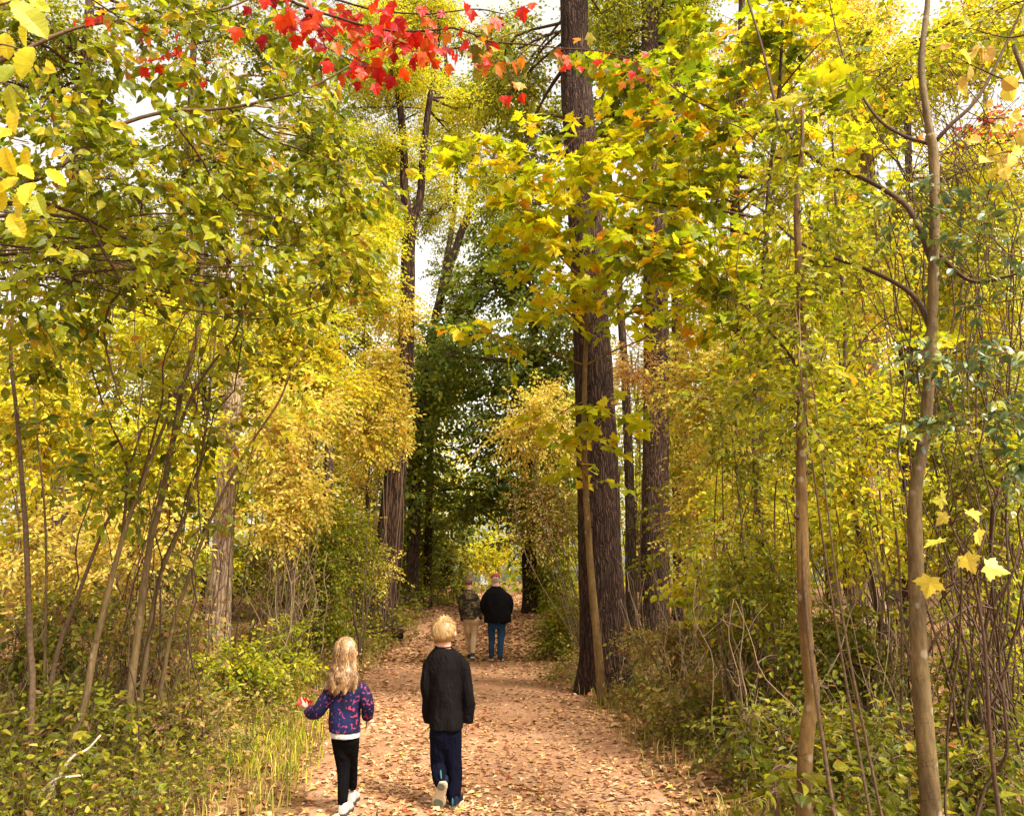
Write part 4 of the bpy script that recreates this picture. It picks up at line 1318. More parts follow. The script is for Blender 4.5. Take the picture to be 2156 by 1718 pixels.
thicket('pale tan stems in front of the low bushes between the tan trunks', 1720, 1920, 5.6, 7.4, 26, .7, 1.8, M_PALETWIG, .007, .35)
thicket('pale tan stems left of the first tan trunk base', 1480, 1680, 6.4, 9.0, 30, .6, 1.7, M_PALETWIG, .007, .3)
thicket('pale brown stems low in the brush at the left edge', 0, 250, 6.4, 8.2, 26, .6, 1.5, M_PALETWIG, .006, .4)
thicket('mixed brown stems in front of the yellow shrubs at left', 230, 410, 8.2, 10.5, 22, .9, 2.2, M_STEM, .008, .3)


def tangle(label, x0, x1, y0, y1, d0, d1, n, mat, r, base_x, arch=1.0):
    """arching vine stems rooted in the ground below and crossing the given part of the view"""
    t = thing('vine_tangle', label, 'vine', ground_at(px(base_x, 1400, (d0 + d1) / 2)))
    g = Geo()
    for i in range(n):
        d = rng.uniform(d0, d1)
        b = ground_at(off_path(px(base_x + np.clip(rng.normal(0, 110), -170, 170), 1400, d), .35))
        p1 = px(rng.uniform(x0, x1), rng.uniform((y0 + y1) / 2, y1), d)
        p2 = px(rng.uniform(x0, x1), rng.uniform(y0, (y0 + y1) / 2), d + rng.uniform(-.4, .4))
        p3 = px(rng.uniform(x0, x1), rng.uniform(y0, y1), d + rng.uniform(-.6, .6))
        m0 = b * .5 + p1 * .5 + rng.normal(0, .12, 3)
        P = spline([b, m0, p1, (p1 + p2) / 2 + rng.normal(0, .12, 3), p2, (p2 + p3) / 2 + np.array([0, 0, .1 * arch]), p3], 34)
        P[2:] += np.stack([fbm(P[2:, 2] * 2, P[2:, 0] * 2, i, 2, 61), fbm(P[2:, 2] * 2, P[2:, 0] * 2, i, 2, 62), fbm(P[2:, 0] * 2, P[2:, 2] * 2, i, 2, 63)], 1) * .10
        rr = r * rng.uniform(.5, 1.4)
        V, F = tube(P, np.linspace(rr, rr * .3, 34), 5)
        part('vine_stem', V, F, mat, t, smooth=True)
        for q in range(9):
            j = rng.integers(8, 33)
            e = P[j] + rng.normal(0, .28, 3) * np.array([1, .6, 1])
            poly_segs(spline([P[j], (P[j] + e) / 2 + rng.normal(0, .05, 3), e], 6), rr * .4, rr * .15, g, 3)
    g.part('twigs', mat, t, kind='stuff')


tangle('web of dark bare vine stems around the upper second tan trunk', 1760, 2156, 120, 620, 5.2, 7.2, 34, M_TWIG, .008, 2040)
tangle('web of dark bare vine stems in front of the yellow leaves right of the pines', 1480, 1800, 60, 640, 7.5, 9.5, 20, M_TWIG, .008, 1650)
tangle('low loops of bare vines at the lower right edge', 1980, 2150, 950, 1560, 4.4, 5.6, 8, M_TWIG, .010, 2060)
tangle('thin bare vines hanging under the left overhanging branches', 60, 560, 330, 760, 6.0, 7.5, 14, M_TWIG, .007, 300)

# ------------------------------------------------------------------ the two slender tan trunks at right
t = thing('slender_tree', 'first slender tan trunk, the one with a kink low down', 'tree', ground_at(px(1690, 1740, 4.75)), 'slender tan trunks by the right verge')
P = pxl([(1690, 1760), (1694, 1640), (1700, 1540), (1711, 1465), (1703, 1400), (1695, 1300), (1690, 1150), (1687, 960), (1690, 820), (1690, 700), (1682, 560), (1678, 420), (1688, 320), (1690, 230)], 4.75)
P[0] = ground_at(P[0]) - np.array([0, 0, .05])
Q, rad = trunk(t, P, .066, .02, M_SAPBARK, 150, 24, .004, 5, 2.5, .25, .2, radii=[.042, .040, .038, .034, .030, .026, .020, .011], seed=31)
for q, jj in enumerate((38, 62, 70, 84)): knot(t, Q[jj] + np.array([.04 * (-1) ** q, -.02, 0]), [(-1) ** q, -.4, .2], .012, M_TWIG)
bl = [bough(t, [Q[90], px(1640, 720, 4.9), px(1560, 640, 5.3), px(1500, 620, 5.6)], .012, .003, M_TWIG),
      bough(t, [Q[115], px(1760, 560, 5.0), px(1830, 500, 5.3)], .011, .003, M_TWIG),
      bough(t, [Q[138], px(1630, 330, 5.0), px(1560, 270, 5.3), px(1490, 250, 5.6)], .010, .003, M_TWIG)]
lb = [plobe(1660, 640, 5.1, 100, 80, .4), plobe(1600, 800, 5.4, 90, 70, .4), plobe(1760, 560, 5.2, 70, 60, .3), plobe(1700, 900, 5.0, 60, 90, .3), plobe(1690, 440, 4.7, 70, 110, .3), plobe(1680, 270, 4.8, 90, 70, .3), plobe(1680, 620, 4.6, 50, 80, .2)]
grow(t, lb, np.concatenate(bl + [Q[70:]]), 'ovate', .055, 'yg', 420, 7, .22, limb_r=.006, droop=.5, indiv=120)

t = thing('slender_tree', 'second slender tan trunk, straight with pale lichen spots, at the right edge', 'tree', ground_at(px(1962, 1750, 4.45)), 'slender tan trunks by the right verge')
P = pxl([(1964, 1780), (1956, 1640), (1946, 1520), (1936, 1380), (1930, 1250), (1927, 1120), (1928, 1030), (1944, 930), (1954, 830), (1962, 700), (1966, 560), (1968, 430), (1965, 320), (1958, 285)], 4.45)
P[0] = ground_at(P[0]) - np.array([0, 0, .05])
Q, rad = trunk(t, P, .07, .036, M_GREYSAP, 150, 24, .004, 5, 2.5, .25, .2, radii=[.053, .047, .043, .038, .033, .030, .030, .030], seed=32)
q2 = bough(t, [Q[-3], px(1950, 230, 4.45), px(1940, 130, 4.5), px(1952, 20, 4.55), px(1960, -90, 4.6)], .023, .015, M_GREYSAP, sides=10)
b1 = bough(t, [Q[118], px(1928, 462, 4.6), px(1888, 417, 4.8), px(1805, 370, 5.0), px(1721, 340, 5.2), px(1645, 263, 5.5), px(1628, 200, 5.6), px(1615, 143, 5.7), px(1598, 77, 5.8), px(1571, -10, 6.0)], .020, .008, M_TWIG, n=50)
b2 = bough(t, [Q[104], px(1920, 620, 4.6), px(1825, 567, 4.8), px(1755, 543, 5.0), px(1671, 503, 5.2), px(1605, 443, 5.4), px(1535, 410, 5.6)], .017, .005, M_TWIG, n=40)
b3 = bough(t, [Q[122], px(2040, 590, 4.4), px(2110, 585, 4.3), px(2190, 560, 4.2)], .014, .006, M_TWIG)
b4 = bough(t, [Q[146], px(2000, 265, 4.4), px(2060, 205, 4.4), px(2120, 90, 4.5), px(2160, 0, 4.5)], .014, .005, M_TWIG)
b5 = bough(t, [Q[146], px(1900, 285, 4.7), px(1840, 240, 5.0), px(1780, 130, 5.3), px(1740, -20, 5.5)], .013, .004, M_TWIG)
bl = np.concatenate([b1[8:], b2[6:], b3, b4, b5])
lb = [plobe(1880, 140, 5.0, 130, 110, .5), plobe(2080, 60, 4.8, 90, 80, .4), plobe(1770, 430, 5.1, 90, 60, .4), plobe(1640, 420, 5.5, 70, 60, .3)]
grow(t, lb, bl, 'ovate', .055, 'yg', 170, 6, .22, limb_r=.005, droop=.5)
cl = px(1715, 190, 5.0)
Rm, tt, ss, gr = spray_leaves(np.repeat(cl[None], 5, 0) + rng.normal(0, .05, (5, 3)), np.array([[-1, 0, -.1], [1, -.2, 0], [.6, 0, -.7], [-.5, -.3, -.5], [.3, -.5, .4]]), np.full(5, .2), 4, .165, .3, .35)
single_leaves(t, 'maple', Rm, tt, ss, 'maplegreen', M_LEAF)
g = Geo(); poly_segs(spline([b1[30], cl + [0, 0, .15], cl], 8), .006, .003, g, 4); g.part('twigs', M_TWIG, t, kind='stuff')

# dark stem threading up between the two tan trunks, with maple leaves high up
t = thing('maple_sapling', 'thin dark stem threading up between the two slender tan trunks', 'sapling', ground_at(px(1856, 1260, 6.8)))
P = pxl([(1864, 1330), (1838, 1211), (1814, 1144), (1801, 1088), (1791, 1015), (1779, 938), (1773, 838), (1779, 745), (1778, 672), (1771, 572), (1760, 430), (1752, 280)], 6.8)
P[0] = ground_at(P[0])
Q = bough(t, P, .028, .010, M_TWIG, name='trunk', n=60, sides=10)
bl = [bough(t, [Q[34], px(1840, 690, 6.7), px(1930, 640, 6.5)], .010, .003, M_TWIG), bough(t, [Q[28], px(1720, 800, 7.0), px(1640, 900, 7.2)], .009, .003, M_TWIG)]
grow(t, [plobe(1800, 330, 6.9, 110, 90, .5), plobe(1700, 760, 7.0, 80, 60, .4), plobe(1860, 720, 6.7, 80, 60, .4)], np.concatenate(bl + [Q[30:]]), 'maple', .12, 'mapleyel', 60, 6, .35, limb_r=.006, opp=True, indiv=120)

# ------------------------------------------------------------------ maple sapling in front of the thickest pine
t = thing('maple_sapling', 'thin pale maple sapling standing in front of the thickest pine trunk', 'sapling', ground_at(px(1268, 1450, 10.9)))
P = pxl([(1268, 1452), (1258, 1350), (1246, 1230), (1236, 1080), (1230, 930), (1232, 770), (1238, 660), (1245, 560), (1232, 470), (1215, 400)], 10.6)
P[0] = ground_at(P[0])
Q = bough(t, P, .060, .016, M_SAPBARK, name='trunk', n=70, sides=14)
BR = [([(1232, 775), (1150, 740), (1070, 715), (1010, 695)], .016), ([(1233, 765), (1290, 740), (1360, 710), (1420, 660)], .016), ([(1234, 700), (1180, 640), (1130, 560)], .014),
      ([(1236, 690), (1290, 630), (1340, 560), (1400, 520)], .014), ([(1240, 610), (1160, 520), (1080, 430), (1000, 340)], .018), ([(1242, 600), (1300, 500), (1380, 430)], .015), ([(1230, 470), (1180, 380), (1100, 300)], .013), ([(1231, 860), (1270, 880), (1320, 870)], .010), ([(1231, 850), (1180, 870), (1140, 905)], .010)]
bl = [bough(t, [Q[np.argmin(np.abs(Q[:, 2] - px(p[0][0], p[0][1], 10.6)[2]))]] + [px(a, b, 10.6 - .25 * (i + 1)) for i, (a, b) in enumerate(p[1:])], r, r * .3, M_SAPBARK, n=18, sides=6) for p, r in BR]
lb = [plobe(1240, 290, 9.8, 110, 45, .7), plobe(1330, 340, 9.6, 90, 40, .6), plobe(1130, 350, 9.6, 130, 60, .7), plobe(1230, 420, 9.4, 130, 70, .8), plobe(1120, 470, 9.6, 90, 70, .6), plobe(1180, 545, 9.8, 80, 50, .5), plobe(1180, 640, 9.9, 70, 45, .5),
      plobe(1010, 330, 9.6, 70, 35, .4), plobe(1030, 700, 9.9, 70, 25, .3), plobe(1290, 640, 9.8, 60, 40, .4), plobe(1200, 880, 10.2, 60, 30, .3), plobe(1300, 870, 10, 60, 25, .3), plobe(1240, 960, 10.3, 40, 60, .2)]
lb = [(c + np.array([0, 0, o]), r * np.array([1, 1, .42])) for c, r in lb for o in (-.55 * r[2], .45 * r[2])]      # thin level layers
grow(t, lb, np.concatenate([b[5:] for b in bl]), 'maple', .145, 'mapleyel', 270, 6, .42, limb_r=.007, opp=True, indiv=300, flat=.2, droop=.35, tilt=.3, twig=M_PALETWIG, stick=.75)

# leafy maple bough reaching in from a stem right of the second pine
t = thing('maple_tree', 'green leaved young maple right of the thickest pine reaching over it', 'tree', ground_at(px(1640, 1350, 9.0)))
P = pxl([(1610, 1400), (1600, 1150), (1590, 900), (1600, 700), (1612, 520), (1620, 380), (1640, 200), (1650, 0)], 9.2)
P[0] = ground_at(P[0])
Q = bough(t, P, .055, .018, M_GREYBARK, name='trunk', n=60, sides=12)
bl = [bough(t, [Q[38], px(1520, 445, 9.0), px(1430, 436, 8.9), px(1340, 420, 8.8), px(1270, 400, 8.8)], .022, .006, M_TWIG), bough(t, [Q[36], px(1530, 480, 9), px(1440, 500, 8.8), px(1350, 560, 8.7)], .018, .005, M_TWIG),
      bough(t, [Q[45], px(1540, 250, 9), px(1440, 200, 9), px(1380, 150, 9)], .016, .005, M_TWIG), bough(t, [Q[50], px(1700, 120, 9), px(1760, 60, 9)], .014, .005, M_TWIG)]
lb = [plobe(1330, 170, 9, 90, 45, .6), plobe(1480, 300, 9, 110, 50, .6), plobe(1400, 460, 8.8, 110, 60, .7), plobe(1340, 560, 8.8, 110, 55, .7), plobe(1490, 540, 8.9, 90, 60, .6), plobe(1450, 370, 9, 80, 50, .5), plobe(1560, 660, 9, 80, 60, .5), plobe(1430, 190, 9, 80, 60, .5), plobe(1530, 60, 9.2, 120, 70, .6), plobe(1680, 120, 9.2, 90, 70, .6), plobe(1560, 240, 9.2, 90, 70, .6)]
lb = [(c + np.array([0, 0, o]), r * np.array([1, 1, .42])) for c, r in lb for o in (-.55 * r[2], .45 * r[2])]      # thin level layers
grow(t, lb, np.concatenate([b[5:] for b in bl]), 'maple', .145, 'maplegreen', 360, 6, .42, limb_r=.007, opp=True, indiv=280, flat=.2, droop=.35, tilt=.3, stick=.75)

# ------------------------------------------------------------------ leaning saplings at left
SAP = [
    ('tallest leaning sapling whose foot is by the dead pale branches', 5.95, [(114, 1668), (174, 1495), (197, 1378), (234, 1221), (268, 1100), (294, 1035), (320, 960), (352, 880)], .030, .012),
    ('thick grey leaning sapling rising through the middle of the left clump', 6.5, [(262, 1560), (290, 1330), (317, 1140), (334, 1073), (361, 940), (384, 813), (418, 689), (424, 572), (430, 450)], .034, .012),
    ('dark leaning sapling between the tallest one and the left edge', 6.3, [(88, 1500), (120, 1378), (160, 1264), (214, 1123), (257, 1033), (300, 900)], .022, .008),
    ('slim straight leaning sapling right of the thick grey one', 6.9, [(300, 1400), (327, 1254), (371, 1133), (401, 1056), (424, 966), (440, 840), (455, 700)], .024, .008),
    ('long slanting sapling nearest to the pale ridged trunk', 7.2, [(330, 1440), (357, 1348), (388, 1241), (444, 1093), (488, 1003), (535, 923), (585, 849), (611, 790), (650, 720)], .022, .007),
    ('dark upright sapling at the far left edge of the picture', 5.9, [(72, 1560), (68, 1445), (63, 1345), (55, 1136), (47, 1023), (37, 889), (23, 752), (27, 639), (20, 520)], .024, .010),
    ('thin pale upright sapling next to the far left dark one', 6.6, [(100, 1510), (97, 1244), (94, 1073), (77, 906), (70, 800)], .013, .006),
]
for i, (lab, d, pts, r0, r1) in enumerate(SAP):
    P = pxl(pts, d)
    P[0] = ground_at(P[0]) - np.array([0, 0, .04])
    t = thing('sapling', lab, 'sapling', ground_at(P[0]), 'leaning saplings left of the path')
    Q = spline(P, 70)
    V, F = tube(Q, np.linspace(r0, r1, 70), 14, True, ridged(r0 * .12, 5, 3, 70 + i, .25, .15))
    part('trunk', V, F, M_GREYSAP if i in (0, 1, 3, 4, 6) else M_STEM, t, smooth=True)
    bl = [Q[45:]]
    if i == 1:
        bl.append(bough(t, [Q[38], px(411, 820, 6.4), px(468, 739, 6.3), px(498, 702, 6.3), px(518, 589, 6.2)], .018, .005, M_STEM))
        bl.append(bough(t, [Q[55], px(520, 672, 6.4), px(600, 665, 6.3), px(690, 640, 6.2)], .011, .004, M_TWIG))
    if i == 0:
        bl.append(bough(t, [Q[44], px(267, 980, 5.9), px(231, 889, 5.8), px(200, 799, 5.8), px(180, 720, 5.8)], .012, .004, M_TWIG))
        bl.append(bough(t, [Q[52], px(340, 850, 5.9), px(345, 760, 5.8), px(390, 660, 5.8)], .011, .004, M_TWIG))
    if i == 3:
        bl.append(bough(t, [Q[50], px(400, 800, 6.8), px(360, 700, 6.7)], .009, .003, M_TWIG))
    c = [[(300, 900, 90, 70), (200, 1020, 100, 60), (220, 780, 110, 60)], [(470, 700, 100, 70), (600, 640, 90, 50), (420, 880, 80, 60)], [(270, 1010, 70, 70)], [(430, 800, 80, 70), (400, 1080, 70, 60)], [(610, 790, 70, 60), (560, 900, 50, 40)], [(40, 700, 90, 70), (120, 760, 90, 40)], [(100, 900, 60, 60)]][i]
    grow(t, [plobe(a, b, d - .1, w, h, .4) for a, b, w, h in c], np.concatenate(bl), 'ovate', .085, ['green', 'olive', 'green', 'olive', 'lemon', 'green', 'yg'][i], 26 * len(c), 6, .28, limb_r=.006, droop=.5, indiv=70, stick=.6)

# ------------------------------------------------------------------ boughs hanging in from trees just outside the view
# green tree standing left of the camera
t = thing('overhanging_tree', 'green tree overhanging the upper left with crossing brown branches', 'tree', ground_at([-4.6, 4.2, 0]))
P = np.array([[-4.6, 4.2, -.1], [-4.55, 4.25, 1.5], [-4.4, 4.3, 3.0], [-4.2, 4.4, 4.6], [-4.0, 4.6, 6.5]])
Q, rad = trunk(t, P, .13, .06, M_GREYBARK, 60, 20, .01, 8, .6, seed=41)
B = [([(-330, 560), (-120, 440), (90, 372), (230, 275), (350, 236), (480, 228), (640, 190), (770, 120)], .022, .006, 4.2, 5.0), ([(-330, 520), (-100, 450), (67, 427), (140, 443), (187, 463), (233, 487), (300, 520), (350, 567), (420, 640)], .022, .006, 4.2, 5.0),
     ([(-300, 480), (0, 455), (133, 456), (200, 467), (333, 450), (566, 456), (643, 476)], .016, .004, 4.2, 5.2), ([(187, 463), (220, 533), (245, 575), (253, 612), (230, 646), (220, 702), (230, 762), (256, 852)], .010, .005, 4.6, 4.9),
     ([(-300, 250), (0, 130), (160, 60), (300, 40), (470, 20), (600, -40)], .018, .005, 4.2, 4.8), ([(-250, 700), (0, 600), (140, 620), (300, 660), (430, 720)], .010, .003, 4.3, 4.8), ([(-260, 640), (-20, 560), (150, 590), (330, 640), (520, 660), (690, 610)], .010, .003, 4.3, 5.2), ([(350, 236), (420, 330), (480, 420), (600, 470)], .009, .003, 4.6, 5.2), ([(480, 228), (560, 290), (660, 330), (760, 420)], .009, .003, 4.8, 5.4)]
for i in range(22):       # long thin crossing boughs under the leaves
    y0, x1 = rng.uniform(420, 600), rng.uniform(330, 800)
    y1 = y0 + rng.uniform(-60, 130)
    mid = [(x1 * u - 60 * (1 - u), y0 + (y1 - y0) * u + rng.normal(0, 14)) for u in (.2, .45, .7, 1.0)]
    B.append(([(-260, y0 + 60)] + mid, rng.uniform(.005, .012), .002, rng.uniform(4.3, 5.2), rng.uniform(5.0, 6.0)))
bl = []
for i, (p, r0, r1, d0, d1) in enumerate(B):
    pp = pxl(p, d0, d1)
    if i not in (3, 7, 8): pp[0] = Q[np.argmin(np.abs(Q[:, 2] - pp[0][2]))]
    bl.append(bough(t, pp, r0, r1, M_STEM if i in (0, 2, 4) else M_TWIG, n=44, sides=8)[6:])
lb = [plobe(150, 110, 4.6, 200, 110, .7), plobe(430, 130, 4.9, 150, 90, .6), plobe(120, 330, 4.5, 150, 90, .6), plobe(400, 330, 4.8, 160, 90, .7), plobe(620, 300, 5.3, 110, 100, .6), plobe(740, 380, 5.6, 90, 80, .5), plobe(620, 430, 5.4, 130, 60, .5),
      plobe(200, 560, 4.5, 210, 60, .6), plobe(480, 560, 5.0, 150, 70, .6), plobe(60, 650, 4.5, 90, 50, .4), plobe(670, 90, 5.2, 90, 60, .5), plobe(700, 560, 5.6, 90, 60, .5), plobe(300, 430, 4.7, 200, 60, .6)]
grow(t, lb, np.concatenate(bl), 'ovate', .085, 'green', 1000, 7, .26, limb_r=.006, droop=.65, tilt=.6, indiv=290, flat=.4, stick=.55)

# yellow elm at the left edge, very near
t = thing('elm_sapling', 'near elm twigs with big toothed yellow leaves at the top left edge', 'sapling', ground_at([-2.15, 2.2, 0]))
P = np.array([[-2.15, 2.2, -.05], [-2.1, 2.2, 1.2], [-2.0, 2.25, 2.4], [-1.95, 2.25, 3.4]])
Q = bough(t, P, .03, .012, M_STEM, name='trunk', n=40, sides=10)
bl = []
for p in ([(-120, 60), (-30, 20), (30, 0), (60, -40)], [(-140, 300), (-50, 200), (10, 175), (55, 215)], [(-150, 330), (-40, 260), (20, 290), (60, 300)], [(-150, 420), (-40, 360), (20, 390), (70, 410)], [(-150, 240), (-40, 110), (30, 100), (70, 130)]):
    pp = pxl(p, 2.25); pp[0] = Q[np.argmin(np.abs(Q[:, 2] - pp[0][2]))]
    bl.append(bough(t, pp, .006, .002, M_STEM, n=16, sides=6))
lv = [(25, 22, 95, -60), (60, 60, 60, -100), (10, 90, 60, -80), (70, 120, 75, -95), (35, 160, 60, -100), (18, 200, 60, -90), (30, 245, 62, -80), (22, 292, 64, -100), (8, 330, 66, -90), (40, 395, 58, -120), (68, 405, 62, -80), (48, 420, 60, -100), (95, 378, 50, -20), (75, 430, 56, -60), (20, 470, 60, -70), (95, 160, 48, -60), (55, 330, 50, -95), (5, 410, 60, -110), (60, 15, 50, -30), (40, 370, 45, -60)]
Rm, tt, ss = [], [], []
for (a, b, s, ang) in lv:
    aa = R(ang + rng.normal(0, 15)); X = np.array([math.cos(aa), rng.normal(0, .35), math.sin(aa)])
    Rm.append(basis(X[None], (np.array([0, -1, .25]) + rng.normal(0, .4, 3))[None])[0])
    tt.append(px(a, b - 20, 2.25 + rng.normal(0, .05))); ss.append(s * 1.1 * 2.25 / FPX)
single_leaves(t, 'serrate', np.array(Rm), np.array(tt), np.array(ss), 'yellow', M_LEAF)

# scarlet maple bough over the path
t = thing('red_maple', 'scarlet leaved maple bough hanging in at the top over the path', 'tree', ground_at([-3.3, 2.6, 0]))
P = np.array([[-3.3, 2.6, -.1], [-3.25, 2.65, 1.5], [-3.1, 2.7, 3.2], [-2.9, 2.8, 5.2]])
Q, rad = trunk(t, P, .1, .05, M_GREYBARK, 50, 18, .008, 8, .6, seed=43)
RB = [([(-300, -300), (200, -180), (480, -60), (640, 15), (719, 40), (796, 63), (886, 67), (962, 60), (1030, 88), (1102, 93), (1186, 103), (1260, 108), (1340, 125)], .012, .003, 3.2, 3.6),
      ([(480, -70), (640, -20), (719, 3), (796, 23), (900, 30), (1000, 20), (1060, 30)], .008, .003, 3.3, 3.5), ([(1000, 75), (1016, 80), (1039, 123), (1069, 147), (1085, 175)], .004, .002, 3.45, 3.5),
      ([(640, 20), (690, 70), (745, 120), (790, 150)], .005, .002, 3.3, 3.4), ([(-300, -260), (-50, -150), (130, -40), (240, 30), (330, 90), (390, 130)], .010, .003, 3.2, 5.0), ([(796, 63), (840, 100), (880, 110)], .004, .002, 3.4, 3.4)]
bl = []
for i, (p, r0, r1, d0, d1) in enumerate(RB):
    pp = pxl(p, d0, d1)
    if i in (0, 4): pp[0] = Q[np.argmin(np.abs(Q[:, 2] - pp[0][2]))]
    if i == 1: pp[0] = bl[0][14]
    bl.append(bough(t, pp, r0, r1, M_TWIG, n=40, sides=7))


def hang(root, Pts, n, size, kind, pal, mat, spread, lo=0, up=.35):
    j = rng.integers(lo, len(Pts), n)
    A = Pts[j]
    off = rng.normal(0, spread, (n, 3)) * np.array([1, .8, .7]) + np.array([0, 0, -spread * .6])
    T = A + off
    X = np.stack([rng.normal(0, .55, n), rng.normal(0, .45, n), -np.abs(rng.normal(.8, .35, n))], 1)
    Z = np.stack([rng.normal(0, .5, n), -np.ones(n) * .9, rng.normal(up, .4, n)], 1)
    s = size * rng.uniform(.65, 1.25, n)
    g = Geo(); g.add(*segs(A, T, .0012, .0009, 3)); g.part('leaf_stalks', M_TWIG, root, kind='stuff')
    single_leaves(root, kind, basis(X, Z), T, s, pal, mat)


hang(t, bl[0][14:30], 74, .074, 'red_maple', 'red', M_LEAF, .085)
hang(t, bl[1][10:], 56, .074, 'red_maple', 'red', M_LEAF, .085)
hang(t, bl[3], 34, .07, 'red_maple', 'red', M_LEAF, .06)
hang(t, bl[5], 18, .07, 'red_maple', 'red', M_LEAF, .05)
hang(t, bl[0][26:], 48, .062, 'red_maple', 'redmix', M_LEAF, .06)
hang(t, bl[2], 34, .062, 'red_maple', 'redmix', M_LEAF, .06)
hang(t, bl[4][26:], 60, .075, 'red_maple', 'redmix', M_LEAF, .11)

# yellow round-leaved witch hazel at the right edge, near
t = thing('witch_hazel', 'near twigs with rounded pale yellow leaves at the top right edge', 'shrub', ground_at([2.75, 3.2, 0]))
P = np.array([[2.75, 3.2, -.05], [2.72, 3.2, 1.3], [2.65, 3.25, 2.4], [2.6, 3.3, 3.4], [2.5, 3.35, 4.2]])
Q = bough(t, P, .03, .010, M_GREYSAP, name='trunk', n=40, sides=10)
bl = []
for p in ([(2400, 300), (2230, 190), (2120, 170), (2010, 120)], [(2380, 360), (2220, 250), (2110, 250), (2030, 250)], [(2380, 420), (2230, 320), (2130, 320), (2080, 330)], [(2360, 160), (2230, 60), (2130, 80), (2040, 60)]):
    pp = pxl(p, 3.3); pp[0] = Q[np.argmin(np.abs(Q[:, 2] - pp[0][2]))]
    bl.append(bough(t, pp, .007, .002, M_TWIG, n=20, sides=6))
for b in bl: hang(t, b[5:], 20, .075, 'round', 'pale', M_LEAF, .055, up=.6)

# glossy green honeysuckle at the right edge
t = thing('honeysuckle', 'glossy dark green honeysuckle trailing in at the right edge', 'climber', ground_at([2.95, 3.9, 0]))
P = np.array([[2.95, 3.9, -.05], [2.95, 3.95, .9], [2.9, 3.9, 1.9], [2.95, 3.9, 2.8], [2.9, 4.0, 3.6]])
Q = bough(t, P, .02, .008, M_STEM, name='trunk', n=40, sides=8)
bl = []
for p in ([(2350, 640), (2200, 560), (2080, 520), (1960, 440), (1890, 420)], [(2350, 760), (2220, 740), (2100, 745), (1990, 800), (1930, 830)], [(2340, 900), (2200, 890), (2080, 870), (1960, 885)], [(2340, 980), (2220, 960), (2140, 960), (2060, 990)], [(2330, 600), (2200, 620), (2080, 640), (1970, 650)], [(2330, 430), (2200, 430), (2060, 460), (1960, 530)]):
    pp = pxl(p, 3.9, 4.2); pp[0] = Q[np.argmin(np.abs(Q[:, 2] - pp[0][2]))]
    bl.append(bough(t, pp, .006, .002, M_SAPBARK, n=24, sides=6)[4:])
lb = [plobe(1930, 430, 4.2, 70, 45, .25), plobe(2060, 520, 4.1, 90, 60, .3), plobe(2030, 740, 4.0, 90, 60, .3), plobe(2110, 800, 3.9, 60, 80, .3), plobe(2050, 880, 4.0, 90, 50, .3), plobe(2120, 970, 3.9, 50, 50, .25), plobe(2120, 600, 4.0, 60, 50, .25)]
grow(t, lb, np.concatenate(bl), 'ovate', .058, 'blue', 120, 9, .24, limb_r=.004, droop=.6, opp=True, indiv=290, mat=M_GLOSS, twig=M_SAPBARK, stick=.8)

# pale maple seedling lower right
t = thing('maple_seedling', 'small maple with pale yellow leaves right of the second tan trunk', 'sapling', ground_at([2.05, 3.5, 0]))
P = np.array([[2.05, 3.5, -.03], [2.03, 3.5, .8], [2.05, 3.48, 1.4], [1.98, 3.45, 1.75], [1.9, 3.45, 1.95]])
Q = bough(t, P, .012, .004, M_TWIG, name='trunk', n=30, sides=8)
lv = [(1985, 1135, 58, 200), (2030, 1170, 52, -60), (2075, 1190, 55, -20), (1960, 1215, 56, -110), (1990, 1050, 45, 190), (2040, 1075, 42, -30), (1995, 1085, 40, 215), (2055, 1120, 46, -70)]
Rm, tt, ss = [], [], []
g = Geo()
for (a, b, s, ang) in lv:
    aa = R(ang + rng.normal(0, 10)); X = np.array([math.cos(aa), rng.normal(0, .3), math.sin(aa)])
    Rm.append(basis(X[None], (np.array([0, -.6, .8]) + rng.normal(0, .7, 3))[None])[0])
    p = px(a, b, 3.3 + rng.normal(0, .06)); tt.append(p); ss.append(s * .8 * 3.3 / FPX)
    k = Q[np.argmin(np.linalg.norm(Q - p, axis=1) + np.abs(Q[:, 2] - p[2] + .1))]
    poly_segs(spline([k, (k + p) / 2 + np.array([0, 0, .03]), p], 6), .0045, .002, g, 4)
g.part('twigs', M_TWIG, t, kind='stuff')
single_leaves(t, 'maple', np.array(Rm), np.array(tt), np.array(ss), 'pale', M_LEAF)

# ------------------------------------------------------------------ dead wood and the far board
def stick(label, pts, d, r, name='dead_branch'):
    P = pxl(pts, d)
    for q in P: q[2] = max(q[2], float(gz(q[0], q[1])) + .02)
    P[1:, 2] += .10
    P[0] = ground_at(P[0]) + np.array([0, 0, .03])
    t = thing(name, label, 'dead branch', ground_at(P[0]), 'dead branches at lower left')
    V, F = tube(spline(P, 24), np.linspace(r, r * .45, 24), 10, True, ridged(r * .25, 5, 3, int(pts[0][0])))
    part('branch', V, F, plain('bleached_wood', (.55, .45, .33), .8, .3, 25, .4), t, smooth=True)
    return t, P


stick('bleached dead branch slanting up at the lower left', [(96, 1662), (140, 1638), (180, 1612), (208, 1582)], 5.3, .013)
stick('short bleached dead branch lying below the slanting one', [(60, 1690), (105, 1682), (140, 1672), (170, 1668)], 5.2, .012)


